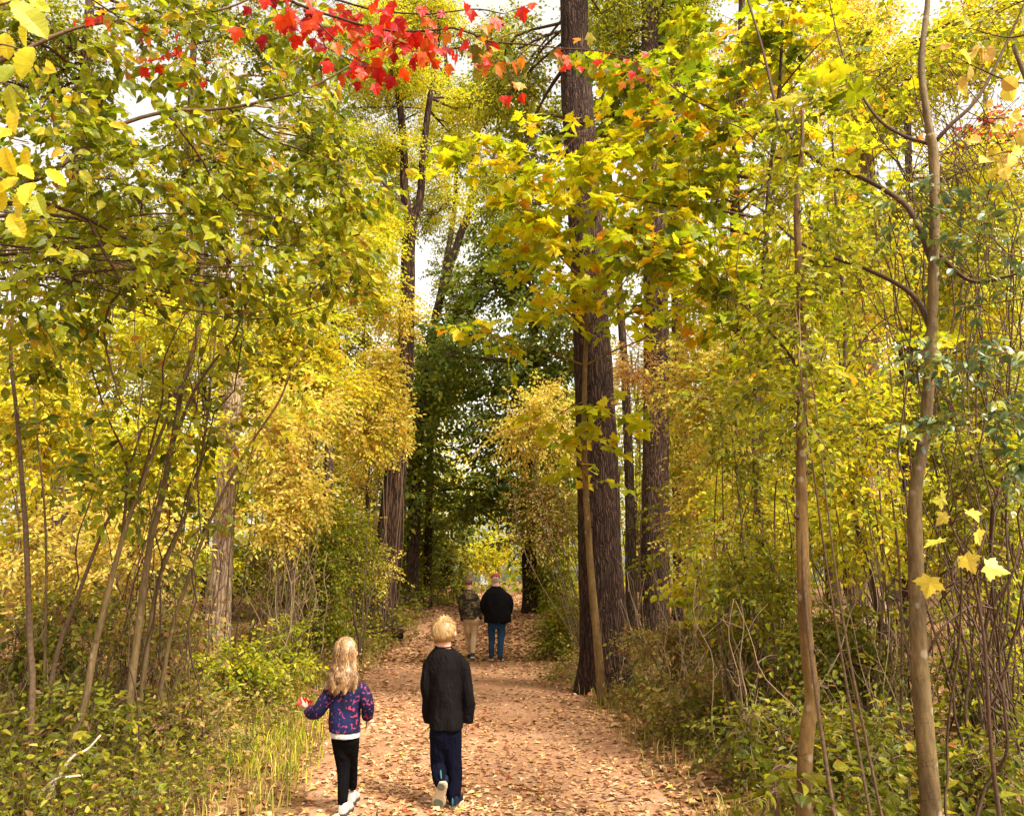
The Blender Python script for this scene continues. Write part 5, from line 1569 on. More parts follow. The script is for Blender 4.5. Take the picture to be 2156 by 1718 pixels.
def log(label, x, y, d, length, r, ang):
    c = px(x, y, d); c[2] = float(gz(c[0], c[1])) + r * .85
    dv = np.array([math.cos(ang), math.sin(ang), 0]) * length / 2
    t = thing('log', label, 'log', ground_at(c))
    V, F = tube(spline([c - dv, c, c + dv], 30), r, 24, False, ridged(r * .12, 9, 1.0, 3))
    part('bark', V, F, M_DARKBARK, t, smooth=True)
    for s in (-1, 1):
        th = np.linspace(0, 2 * math.pi, 24, endpoint=False)
        e = c + dv * s * .998; n2 = np.array([-math.sin(ang), math.cos(ang), 0])
        Vc = np.vstack([e, e + np.outer(np.cos(th), n2) * r * .97 + np.outer(np.sin(th), [0, 0, 1]) * r * .97])
        part('cut_end', Vc, np.array([[0, 1 + i, 1 + (i + 1) % 24] for i in range(24)]), plain('cut_wood', (.40, .26, .14), .85, .3, 12), t)


log('cut log end lying left of the path at the dark tree', 790, 1318, 20, 1.4, .16, .2)
log('dark log lying on the leafy bank left of the walkers', 872, 1276, 26, 1.2, .17, .1)

b = ground_at(px(1019, 1250, 58))
t = thing('notice_board', 'pale blank board on posts far down the path', 'board', b)
mw = plain('pale_board', (.42, .45, .46), .6, .08, 3)


def box(c, sx, sy, sz):
    V = np.array([[x, y, z] for x in (-1, 1) for y in (-1, 1) for z in (-1, 1)], float) * np.array([sx, sy, sz]) / 2 + c
    F = np.array([[0, 1, 3, 2], [4, 6, 7, 5], [0, 4, 5, 1], [2, 3, 7, 6], [0, 2, 6, 4], [1, 5, 7, 3]])
    return V, F


V, F = box(b + [0, 0, 1.3], .5, .05, 1.1); part('panel', V, F, mw, t)
for s in (-.2, .2):
    V, F = box(b + [s, .06, .95], .07, .07, 1.98); part('post', V, F, M_STEM, t)
# ------------------------------------------------------------------ people
def union(geos, voxel, smooth=4):
    """overlapping closed pieces -> one continuous surface"""
    g = Geo()
    for V, F in geos: g.add(V, F)
    V, F = g.get()
    o = bpy.data.objects.new('join', make_mesh('join', V, F)); COL.objects.link(o)
    m = o.modifiers.new('r', 'REMESH'); m.mode = 'VOXEL'; m.voxel_size = voxel
    s = o.modifiers.new('s', 'SMOOTH'); s.factor = .5; s.iterations = smooth
    dg = bpy.context.evaluated_depsgraph_get()
    me = bpy.data.meshes.new_from_object(o.evaluated_get(dg))
    nv, nf = len(me.vertices), len(me.polygons)
    V = np.empty(nv * 3, np.float32); me.vertices.foreach_get('co', V)
    L = np.empty(len(me.loops), np.int32); me.loops.foreach_get('vertex_index', L)
    N = np.empty(nv * 3, np.float32); me.vertex_normals.foreach_get('vector', N)
    tot = np.empty(nf, np.int32); me.polygons.foreach_get('loop_total', tot)
    F = L.reshape(-1, 4) if (tot == 4).all() else None
    old = o.data
    bpy.data.objects.remove(o); bpy.data.meshes.remove(old)
    bpy.data.meshes.remove(me)
    return V.reshape(-1, 3).astype(float), F, N.reshape(-1, 3).astype(float)


def rings(rs, n=28):
    """horizontal rings (centre, rx, ry) -> closed skin"""
    V = []
    th = np.linspace(0, 2 * math.pi, n, endpoint=False)
    for c, rx, ry in rs:
        V.append(np.stack([c[0] + rx * np.cos(th), c[1] + ry * np.sin(th), np.full(n, c[2])], 1))
    m = len(rs)
    V = np.concatenate(V + [np.array([rs[0][0], rs[-1][0]])])
    F = []
    for i in range(m - 1):
        for j in range(n):
            a, b = i * n + j, i * n + (j + 1) % n
            F += [[a, b, b + n], [a, b + n, a + n]]
    for j in range(n):
        F += [[m * n, (j + 1) % n, j], [m * n + 1, (m - 1) * n + j, (m - 1) * n + (j + 1) % n]]
    return V, np.array(F)


def ball(c, r, nu=24, nv=16, shape=None):
    u = np.linspace(0, 2 * math.pi, nu, endpoint=False)
    rs = []
    V = [[0, 0, -1]]
    for k in range(1, nv):
        a = -math.pi / 2 + math.pi * k / nv
        V += [[math.cos(a) * math.cos(t), math.cos(a) * math.sin(t), math.sin(a)] for t in u]
    V.append([0, 0, 1]); V = np.array(V)
    if shape is not None: V = shape(V)
    F = [[0, 1 + (j + 1) % nu, 1 + j] for j in range(nu)]
    for k in range(nv - 2):
        for j in range(nu):
            a, b = 1 + k * nu + j, 1 + k * nu + (j + 1) % nu
            F += [[a, b, b + nu], [a, b + nu, a + nu]]
    t = len(V) - 1; s = 1 + (nv - 2) * nu
    F += [[t, s + j, s + (j + 1) % nu] for j in range(nu)]
    return V * np.asarray(r) + np.asarray(c), np.array(F)


def limb(P, rad, sides=16, n=18):
    Q = spline(np.column_stack([np.asarray(P), rad]), n)
    g = tube(Q[:, :3], Q[:, 3], sides)
    return g


def skull(V):
    V = V.copy()
    lo = np.clip(-V[:, 2], 0, 1)
    V[:, 0] *= 1 - .28 * lo
    back = np.clip(-V[:, 1], 0, 1)
    V[:, 1] = np.where(V[:, 1] < 0, V[:, 1] * (1 - .30 * lo), V[:, 1] * (1 - .05 * lo))
    return V


def hand(W, d, n, side, L):
    """palm, four unequal bent fingers and a thumb; d along the hand, n palm normal, side towards the thumb"""
    d, n, side = norm(d), norm(n), norm(side)
    out = [limb([W - d * L * .12, W + d * L * .12, W + d * L * .34, W + d * L * .52], [L * .15, L * .17, L * .19, L * .15], 14, 10)]
    V, F = out[0]
    k = (V - W) @ n
    V = V - np.outer(k, n) * .5
    k = (V - W) @ side
    out[0] = (V + np.outer(k, side) * .18, F)
    for i, (o, l) in enumerate(((.17, .40), (.055, .46), (-.06, .43), (-.17, .33))):
        b = W + d * L * .46 + side * L * o
        f = norm(d + side * o * .8)
        p1 = b + f * L * l * .45 + n * L * .03
        p2 = p1 + norm(f + n * .55) * L * l * .32
        p3 = p2 + norm(f + n * 1.1) * L * l * .25
        out.append(limb([b - f * L * .12, b, p1, p2, p3], [L * .055, L * .057, L * .052, L * .047, L * .038], 10, 12))
    b = W + d * L * .12 + side * L * .14
    f = norm(d * .75 + side * .8 + n * .3)
    p1 = b + f * L * .22; p2 = p1 + norm(d + side * .35 + n * .3) * L * .2
    out.append(limb([b - f * L * .08, b, p1, p2], [L * .075, L * .075, L * .06, L * .045], 10, 10))
    return out


def shoe(root, H, f, u, L, w, mu, ms, mpatch=None, mheel=None):
    """H heel end of the sole, f towards the toe, u up out of the shoe"""
    f = norm(f); u = norm(u - f * np.dot(u, f)); s = np.cross(f, u)
    ts = np.array([0, .06, .18, .34, .5, .66, .8, .92, 1.0])
    ws = np.array([.26, .40, .46, .42, .40, .50, .50, .36, .16]) * w
    th = np.linspace(0, 2 * math.pi, 20, endpoint=False)

    def body(z0, h, wk):
        V = []
        for t, a, hh in zip(ts, ws * wk, h):
            c = H + f * L * t + u * (z0 + hh / 2)
            V.append(c + np.outer(np.sign(np.cos(th)) * np.abs(np.cos(th)) ** .6, s) * a + np.outer(np.sign(np.sin(th)) * np.abs(np.sin(th)) ** .6, u) * hh / 2)
        n = 20; m = len(ts)
        V = np.concatenate(V + [np.array([V[0].mean(0), V[-1].mean(0)])]); F = []
        for i in range(m - 1):
            for j in range(n):
                a, b = i * n + j, i * n + (j + 1) % n
                F += [[a, b + n, b], [a, a + n, b + n]]
        for j in range(n): F += [[m * n, j, (j + 1) % n], [m * n + 1, (m - 1) * n + (j + 1) % n, (m - 1) * n + j]]
        return V, np.array(F)
    k = L / .22
    V, F, _ = union([body(.012 * k, np.array([.075, .088, .09, .085, .072, .056, .047, .038, .026]) * k, .93)], .008, 3)
    o = part('shoe', V, F, mu, root, smooth=True)
    V, F, _ = union([body(0, np.full(9, .026 * k), 1.06)], .0075, 2)
    part('sole', V, F, ms, o, smooth=True)
    if mpatch is not None:
        for t0, t1, wk in ((.06, .30, .62), (.62, .94, .72)):
            pts = []
            for a in np.linspace(0, 2 * math.pi, 22, endpoint=False):
                t = (t0 + t1) / 2 + (t1 - t0) / 2 * math.cos(a)
                ww = np.interp(t, ts, ws) * wk
                pts.append(H + f * L * t + s * ww * np.sign(math.sin(a)) * abs(math.sin(a)) ** .7)
            pts = np.array(pts)
            V = np.vstack([pts - u * .004, pts + u * .004, pts.mean(0) - u * .004])
            n = 22
            F = [[j, (j + 1) % n, n + (j + 1) % n] for j in range(n)] + [[j, n + (j + 1) % n, n + j] for j in range(n)] + [[2 * n, (j + 1) % n, j] for j in range(n)]
            part('sole_patch', V, np.array(F), mpatch, o)
    return o


def cloth(root, name, geos, mat, voxel, fold=.006, fs=(9, 9, 3.5), seed=1, smooth=4, label=None, sag=None):
    V, F, N = union(geos, voxel, smooth)
    d = fbm(V[:, 0] * fs[0], V[:, 1] * fs[1], V[:, 2] * fs[2], 3, seed) + .6 * (1 - np.abs(vnoise(V[:, 0] * fs[0] * 1.3, V[:, 1] * fs[1] * 1.3, V[:, 2] * fs[2] * 2.2, seed + 7)))
    V = V + N * (d * fold)[:, None]
    return part(name, V, F, mat, root, smooth=True)


def ribbons(g, S, width, centre, tint):
    """hair strands S (n,m,3) as thin ribbons that face away from centre"""
    n, m, _ = S.shape
    T = np.gradient(S, axis=1)
    O = S - centre
    W = norm(np.cross(T, O))
    w = (width * np.linspace(1, .35, m))[None, :, None]
    V = np.stack([S - W * w / 2, S + W * w / 2], 2).reshape(n, m * 2, 3)
    k = np.arange(m - 1) * 2
    F = np.concatenate([np.stack([k, k + 1, k + 3], 1), np.stack([k, k + 3, k + 2], 1)])
    FF = F[None] + (np.arange(n) * m * 2)[:, None, None]
    g.add(V.reshape(-1, 3), FF.reshape(-1, 3), np.repeat(tint, len(F), 0))


def fabric(name, col, var=.12, scale=220.0, bump=.25, rough=.9, big=None):
    m, n, l, out = nodes(name)
    co = objco(n, l)
    a = noise_node(n, l, scale, 3.0, co); b2 = noise_node(n, l, 6.0, 4.0, co)
    r = ramp(n, l, a.outputs['Fac'], [(.3, tuple(c * (1 - var) for c in col)), (.7, tuple(min(1, c * (1 + var)) for c in col))])
    r2 = ramp(n, l, b2.outputs['Fac'], [(.3, (.85, .85, .85)), (.7, (1.12, 1.12, 1.12))])
    c = mix_rgb(n, l, r.outputs['Color'], r2.outputs['Color'], 1.0, 'MULTIPLY')
    b = n.new('ShaderNodeBsdfPrincipled'); b.inputs['Roughness'].default_value = rough; b.inputs['Specular IOR Level'].default_value = .06
    l.new(c, b.inputs['Base Color'])
    bp = n.new('ShaderNodeBump'); bp.inputs['Strength'].default_value = bump; bp.inputs['Distance'].default_value = .004
    l.new(a.outputs['Fac'], bp.inputs['Height'])
    fo = noise_node(n, l, 1.0, 3.0, objco(n, l, (16, 16, 5)))          # soft creases hanging down the cloth
    fo.inputs['Distortion'].default_value = 1.2
    b3 = n.new('ShaderNodeBump'); b3.inputs['Strength'].default_value = .9; b3.inputs['Distance'].default_value = .03
    l.new(fo.outputs['Fac'], b3.inputs['Height']); l.new(bp.outputs[0], b3.inputs['Normal']); l.new(b3.outputs[0], b.inputs['Normal'])
    l.new(b.outputs[0], out.inputs['Surface'])
    return m


def floral():
    m, n, l, out = nodes('navy_pink_print')
    co = objco(n, l)
    wob = noise_node(n, l, 28.0, 2.0, co)
    va = n.new('ShaderNodeVectorMath'); va.operation = 'MULTIPLY_ADD'
    l.new(wob.outputs['Color'], va.inputs[0]); va.inputs[1].default_value = (.018, .018, .018); l.new(co, va.inputs[2])
    vo = n.new('ShaderNodeTexVoronoi'); vo.feature = 'DISTANCE_TO_EDGE'; vo.inputs['Scale'].default_value = 25.0
    l.new(va.outputs[0], vo.inputs['Vector'])
    edge = ramp(n, l, vo.outputs['Distance'], [(.085, (1, 1, 1)), (.11, (0, 0, 0))])
    br = noise_node(n, l, 40.0, 1.0, co)
    bk = ramp(n, l, br.outputs['Fac'], [(.545, (0, 0, 0)), (.58, (1, 1, 1))])
    f = n.new('ShaderNodeMath'); f.operation = 'MULTIPLY'
    l.new(edge.outputs['Color'], f.inputs[0]); l.new(bk.outputs['Color'], f.inputs[1])
    nz = noise_node(n, l, 16.0, 2.0, co)
    navy = ramp(n, l, nz.outputs['Fac'], [(.35, (.003, .003, .016)), (.65, (.006, .009, .050))])
    pk = ramp(n, l, nz.outputs['Fac'], [(.35, (.24, .028, .065)), (.65, (.18, .03, .10))])
    c = mix_rgb(n, l, navy.outputs['Color'], pk.outputs['Color'], f.outputs[0])
    b = n.new('ShaderNodeBsdfPrincipled'); b.inputs['Roughness'].default_value = .8; b.inputs['Specular IOR Level'].default_value = .2
    l.new(c, b.inputs['Base Color']); l.new(b.outputs[0], out.inputs['Surface'])
    return m


def camo():
    m, n, l, out = nodes('camouflage_cloth')
    a = noise_node(n, l, 6.5, 2.0, objco(n, l, (1, 1, 1.7)))
    r = ramp(n, l, a.outputs['Fac'], [(.0, (.02, .015, .01)), (.46, (.055, .05, .022)), (.53, (.17, .11, .05)), (.57, (.02, .014, .01)), (.66, (.10, .07, .03))], 'CONSTANT')
    b = n.new('ShaderNodeBsdfPrincipled'); b.inputs['Roughness'].default_value = .85; b.inputs['Specular IOR Level'].default_value = .15
    l.new(r.outputs['Color'], b.inputs['Base Color']); l.new(b.outputs[0], out.inputs['Surface'])
    return m


def skin_mat():
    m, n, l, out = nodes('skin')
    a = noise_node(n, l, 30.0, 4.0, objco(n, l))
    r = ramp(n, l, a.outputs['Fac'], [(.35, (.50, .25, .17)), (.65, (.62, .36, .26))])
    b = n.new('ShaderNodeBsdfPrincipled'); b.inputs['Roughness'].default_value = .5
    b.inputs['Subsurface Weight'].default_value = .12; b.inputs['Subsurface Radius'].default_value = (.012, .004, .002)
    l.new(r.outputs['Color'], b.inputs['Base Color']); l.new(b.outputs[0], out.inputs['Surface'])
    return m


M_SKIN = skin_mat()
M_HAIR = tinted('hair_strand', .42, .5)
M_EYE = plain('eye_white', (.7, .7, .68), .2, .02)


class Fig:
    """a walker traced at distance d; q turns a photo pixel into a point on the figure, dy metres further away"""
    def __init__(s, label, x, y, d, voxel):
        s.d = d; s.k = d / 1.09 / FPX; s.vox = voxel
        p = ground_at(px(x, y, d))
        s.dz = 0.0
        s.root = thing('person', label, 'person', p, 'people walking along the path')
        s.skin = []

    def q(s, x, y, dy=0.0):
        p = px(x, y, s.d); return p + np.array([0, dy, 0])

    def ring(s, y, xl, xr, ry, dy=0.0):
        a, b = s.q(xl, y), s.q(xr, y)
        return ((a + b) / 2 + np.array([0, dy, 0]), (b[0] - a[0]) / 2, ry)

    def limb(s, pts, sc=1.0, sides=16):
        return limb([s.q(p[0], p[1], p[2]) for p in pts], [p[3] * s.k * sc for p in pts], sides)

    def head(s, cx, cy, hw, hh, tilt=0.0):
        c = s.q(cx, cy); rx, rz = hw * s.k, hh * s.k
        ry = rx * 1.2
        s.hc, s.hr = c, np.array([rx, ry, rz])
        out = [ball(c, (rx, ry, rz), shape=skull)]
        out.append(limb([c + [0, ry * .92, rz * .1], c + [0, ry * 1.08, -rz * .08], c + [0, ry * 1.15, -rz * .22]], [rx * .08, rx * .11, rx * .15], 10, 8))     # nose
        out.append(limb([c + [-rx * .22, ry * .86, -rz * .5], c + [0, ry * .93, -rz * .5], c + [rx * .22, ry * .86, -rz * .5]], [rx * .05, rx * .09, rx * .05], 8, 8))   # lips
        out.append(ball(c + [0, ry * .72, -rz * .82], (rx * .32, ry * .22, rz * .16), 14, 10))                                                                   # chin
        for sg in (-1, 1):
            out.append(ball(c + [sg * rx * 1.06, ry * .0, -rz * .14], (rx * .14, ry * .18, rz * .24), 12, 10))                                                 # ears
        s.skin += out

    def eyes(s, body):
        for sg in (-1, 1):
            V, F = ball(s.hc + s.hr * np.array([sg * .36, .86, .02]), s.hr[0] * .13, 10, 8)
            part('eye', V, F, M_EYE, body, smooth=True)

    def body(s):
        V, F, N = union(s.skin, s.vox, 3)
        return part('body', V, F, M_SKIN, s.root, smooth=True)


def short_hair(fig, body, n, length, cols, crown=(-.25, -.55, .8), low=-.62, lift=.10, width=.0035, swirl=.5, name='hair'):
    c, r = fig.hc, fig.hr
    cr = norm(np.array(crown))
    P = norm(rng.normal(0, 1, (n * 4, 3)))
    yb = P[:, 1]
    ok = np.where(yb < 0, P[:, 2] > low - .05 * rng.random(len(P)), P[:, 2] > .28 + .25 * yb)
    side = (np.abs(P[:, 0]) > .72) & (yb > -.35)
    ok &= ~side | (P[:, 2] > -.02)
    P = P[ok][:n]
    n = len(P)
    L = length * rng.uniform(.7, 1.25, n) * np.clip(.55 + .6 * (P[:, 2] + .5), .35, 1.1)
    m = 6
    lr = np.where(rng.random(n) < .06, rng.uniform(1.3, 2.1, n), rng.uniform(.3, 1.3, n))
    S = np.zeros((n, m, 3)); q = P.copy()
    for i in range(m):
        rad = 1.01 + lift * lr * (i / (m - 1)) ** .7 * np.clip(.35 + P[:, 2], .25, 1)
        S[:, i] = c + q * r * rad[:, None]
        t = q - cr * (q @ cr)[:, None]
        t = norm(norm(t) + swirl * np.cross(cr, norm(t)) + np.array([0, 0, -.55]) + .12 * rng.normal(0, 1, (n, 3)))
        t = t - q * (t * q).sum(1, keepdims=True)
        q = norm(q + t * (L / m / r.mean())[:, None])
    ci = np.where(P[:, 2] < -.12, rng.integers(len(cols) // 2, len(cols), n), rng.integers(0, max(1, len(cols) - 1), n))      # darker strands low down: clipped nape hair, with shade painted into the tint
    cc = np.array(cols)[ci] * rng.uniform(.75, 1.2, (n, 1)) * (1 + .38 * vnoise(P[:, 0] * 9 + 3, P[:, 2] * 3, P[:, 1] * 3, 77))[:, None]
    g = Geo()
    V, F = ball(c, r * 1.015, 28, 20, skull)
    keep = np.array([V[f].mean(0) for f in F]); rel = (keep - c) / r
    fk = np.where(rel[:, 1] < 0, rel[:, 2] > low, rel[:, 2] > .42)
    fk &= ~((np.abs(rel[:, 0]) > .66) & (rel[:, 1] > -.4)) | (rel[:, 2] > .05)
    g.add(V, F[fk], np.array(cols).mean(0) * .8)
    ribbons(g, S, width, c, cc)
    return g.part(name, M_HAIR, body, smooth=False)


# ---- boy in front: blond, charcoal top, navy sweatpants, left foot lifting off
M_CHAR = fabric('charcoal_jersey', (.0062, .005, .005))
M_NAVYP = fabric('navy_fleece', (.0028, .003, .009))
M_CREAM = plain('cream_rubber', (.42, .34, .22), .6, .1, 60)
M_SOLEG = plain('grey_green_rubber', (.12, .13, .09), .7, .2, 80)
M_NAVYS = fabric('navy_knit_shoe', (.012, .014, .03))
M_TEAL = plain('teal_tab', (.02, .09, .09), .7, .1, 40)
B = Fig('blond boy in a charcoal long-sleeved top and navy trousers walking in front', 940, 1704, 6.02, .0075)
B.head(934, 1330, 24, 31)
B.skin += [rings([B.ring(1420, 905, 970, .07), B.ring(1390, 910, 964, .055), B.ring(1372, 916, 952, .045), B.ring(1362, 919, 950, .043, -.005), B.ring(1345, 920, 949, .045, -.005)]),
           rings([B.ring(1570, 916, 962, .06), B.ring(1540, 910, 966, .07), B.ring(1470, 912, 964, .07), B.ring(1410, 906, 970, .07)])]
BARM = [[(908, 1392, 0, 11), (899, 1425, .0, 12), (895, 1462, .015, 10.5), (899, 1500, .07, 9), (903, 1518, .10, 8)], [(966, 1392, 0, 11), (978, 1425, .0, 12), (984, 1462, .0, 10.5), (984, 1500, .03, 9), (983, 1518, .045, 8)]]
BLEG = [[(920, 1560, .0, 17), (920, 1585, .03, 16), (921, 1608, .06, 14), (925, 1626, -.04, 12), (930, 1640, -.13, 10)], [(956, 1560, 0, 17), (957, 1600, .02, 15), (957, 1640, .01, 13), (955, 1672, -.01, 10), (954, 1690, 0, 9)]]
for a in BARM + BLEG: B.skin.append(B.limb(a, .72))
B.skin += hand(B.q(983, 1517, .045), [.0, .25, -1], [-.9, .2, 0], [0, .9, .3], .125)
B.skin += hand(B.q(904, 1518, .11), [.0, .35, -1], [.9, .2, 0], [0, .9, .3], .125)
bb = B.body(); B.eyes(bb)
cloth(B.root, 'top', [rings([B.ring(1534, 902, 974, .104), B.ring(1515, 902, 974, .102), B.ring(1480, 906, 971, .092), B.ring(1440, 904, 973, .09), B.ring(1405, 898, 978, .092), B.ring(1390, 898, 977, .085), B.ring(1380, 901, 973, .076), B.ring(1372, 908, 963, .066), B.ring(1366, 915, 954, .058), B.ring(1362, 918, 951, .052)])]
      + [B.limb(a, 1.12) for a in ([(914, 1390, 0, 11), (903, 1400, 0, 12.5), (900, 1425, .0, 11.5), (898, 1462, .015, 10.5), (900, 1500, .07, 10.5), (903, 1520, .10, 9.5)], [(960, 1390, 0, 11), (972, 1400, 0, 12.5), (977, 1425, .0, 11.5), (983, 1462, .0, 10.5), (984, 1500, .03, 10.5), (983, 1521, .045, 9.5)])], M_CHAR, .0065, .017, (8, 8, 3.6), 3, smooth=3)
V, F = tube(np.array([[B.hc[0] + math.cos(a) * 17.5 * B.k, B.hc[1] + math.sin(a) * .048, B.q(934, 1361)[2] + .004 * math.sin(a)] for a in np.linspace(0, 2 * math.pi, 28)]), .0055, 8)
part('neckband', V, F, M_CHAR, B.root, smooth=True)
cloth(B.root, 'trousers', [rings([B.ring(1602, 916, 964, .022, .035), B.ring(1592, 908, 970, .045, .022), B.ring(1572, 904, 973, .066, .006), B.ring(1550, 905, 972, .080), B.ring(1530, 908, 970, .085), B.ring(1515, 910, 968, .085)])] + [B.limb([(922, 1550, 0, 18), (922, 1585, .012, 18), (923, 1608, .03, 16.5), (926, 1626, -.04, 14), (931, 1640, -.13, 11)])]
      + [B.limb([(954, 1550, 0, 18.5), (955, 1600, .008, 17.5), (957, 1640, .01, 15), (955, 1668, -.01, 13.5), (954, 1681, 0, 12)])], M_NAVYP, .0065, .008, (10, 10, 5), 5)
s1 = shoe(B.root, B.q(934, 1634, -.15), B.q(922, 1699, -.06) - B.q(934, 1634, -.15), np.array([.06, 1.0, .12]), .225, .098, M_NAVYS, M_CREAM, M_SOLEG)
s2 = shoe(B.root, B.q(955, 1704, -.055) * [1, 1, 0] + [0, 0, float(gz(B.root.location[0], B.root.location[1])) + .004], [.12, 1, 0], np.array([0, 0, 1.0]), .225, .092, M_NAVYS, M_CREAM)
for so, p in ((s1, (B.q(933, 1628, -.155), B.q(931, 1612, -.125))), (s2, (B.q(954, 1692, -.06), B.q(954, 1674, -.055)))):
    V, F = limb([p[0], (p[0] + p[1]) / 2 + [0, -.006, 0], p[1]], [.006, .007, .005], 8, 8); part('heel_tab', V, F, M_TEAL, so, smooth=True)
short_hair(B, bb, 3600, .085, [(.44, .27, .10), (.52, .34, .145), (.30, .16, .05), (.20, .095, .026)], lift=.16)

# ---- girl: long wavy fair hair, navy and pink blouse, black leggings
M_FLORAL = floral()
M_WHITE = fabric('white_jersey', (.48, .46, .41))
M_BLACK = fabric('black_legging', (.0025, .002, .002))
M_WSHOE = plain('white_trainer', (.42, .37, .33), .6, .15, 50)
M_BSOLE = plain('dark_trainer_sole', (.03, .025, .022), .7, .2, 50)
G = Fig('girl with long wavy fair hair in a navy and pink blouse holding a red leaf', 728, 1716, 5.86, .0075)
G.head(727, 1371, 23, 30)
G.skin += [rings([G.ring(1470, 702, 758, .065), G.ring(1440, 705, 758, .06), G.ring(1428, 712, 746, .045), G.ring(1415, 715, 741, .038), G.ring(1392, 715, 741, .038)]), rings([G.ring(1565, 710, 744, .05), G.ring(1540, 704, 750, .065), G.ring(1490, 704, 752, .065), G.ring(1450, 703, 757, .065)])]
GARM = [[(703, 1447, 0, 11), (688, 1470, -.01, 11), (668, 1496, .0, 10), (652, 1503, .07, 9), (640, 1499, .12, 8)], [(760, 1447, 0, 11), (770, 1470, -.01, 11), (773, 1490, .01, 10), (771, 1506, .05, 9), (769, 1516, .08, 8)]]
GLEG = [[(716, 1560, 0, 18), (719, 1600, .03, 15), (722, 1630, .02, 12.5), (724, 1662, -.03, 11), (725, 1692, -.06, 8.5)], [(737, 1560, 0, 18), (734, 1600, .08, 15), (732, 1630, .14, 12.5), (730, 1655, .18, 11), (729, 1676, .22, 8.5)]]
for a in GARM + GLEG: G.skin.append(G.limb(a, .66))
G.skin += hand(G.q(640, 1499, .12), [-.75, .15, .6], [.35, .3, .75], [.3, -.5, .8], .115)
G.skin += hand(G.q(769, 1515, .08), [-.05, .35, -1], [-.9, .2, 0], [0, .9, .3], .115)
gb = G.body(); G.eyes(gb)
cloth(G.root, 'undershirt', [rings([G.ring(1552, 697, 756, .088), G.ring(1544, 696, 756, .088), G.ring(1520, 700, 752, .08)])], M_WHITE, .006, .003, (14, 14, 3), 8)
cloth(G.root, 'blouse', [rings([G.ring(1540, 693, 758, .094), G.ring(1520, 693, 758, .092), G.ring(1495, 695, 757, .084), G.ring(1470, 697, 760, .08), G.ring(1450, 697, 765, .078), G.ring(1438, 703, 760, .068), G.ring(1428, 711, 749, .055), G.ring(1422, 714, 745, .05)])]
      + [G.limb(a, 1.12) for a in ([(706, 1444, 0, 12), (694, 1458, 0, 13), (686, 1473, -.01, 13), (668, 1497, .0, 12.5), (652, 1503, .07, 12), (643, 1501, .11, 11)], [(756, 1444, 0, 12), (766, 1458, 0, 13), (771, 1473, -.01, 13), (774, 1490, .01, 12), (772, 1505, .05, 11.5), (770, 1513, .07, 11)])], M_FLORAL, .0065, .006, (10, 10, 6), 9)
cloth(G.root, 'leggings', [rings([G.ring(1596, 712, 740, .022, .035), G.ring(1584, 704, 748, .045, .02), G.ring(1564, 699, 754, .064, .004), G.ring(1535, 701, 752, .08)])] + [G.limb([(p[0], p[1] - 8 if i == 0 else p[1], p[2], p[3] * 1.06) for i, p in enumerate(a)], 1.0) for a in GLEG], M_BLACK, .006, .003, (10, 10, 9), 10)
gz0 = float(gz(G.root.location[0], G.root.location[1]))
h1 = G.q(725, 1712, -.09); toe = h1 + np.array([.01, .155, 0]); toe[2] = gz0 + .006
shoe(G.root, h1, toe - h1, np.array([0, .25, 1.0]), .205, .088, M_WSHOE, M_BSOLE)
h2 = G.q(725, 1690, .2); h2[2] = gz0 + .004
shoe(G.root, h2, [0.02, 1, 0.0], np.array([0, 0, 1.0]), .205, .086, M_WSHOE, M_BSOLE)


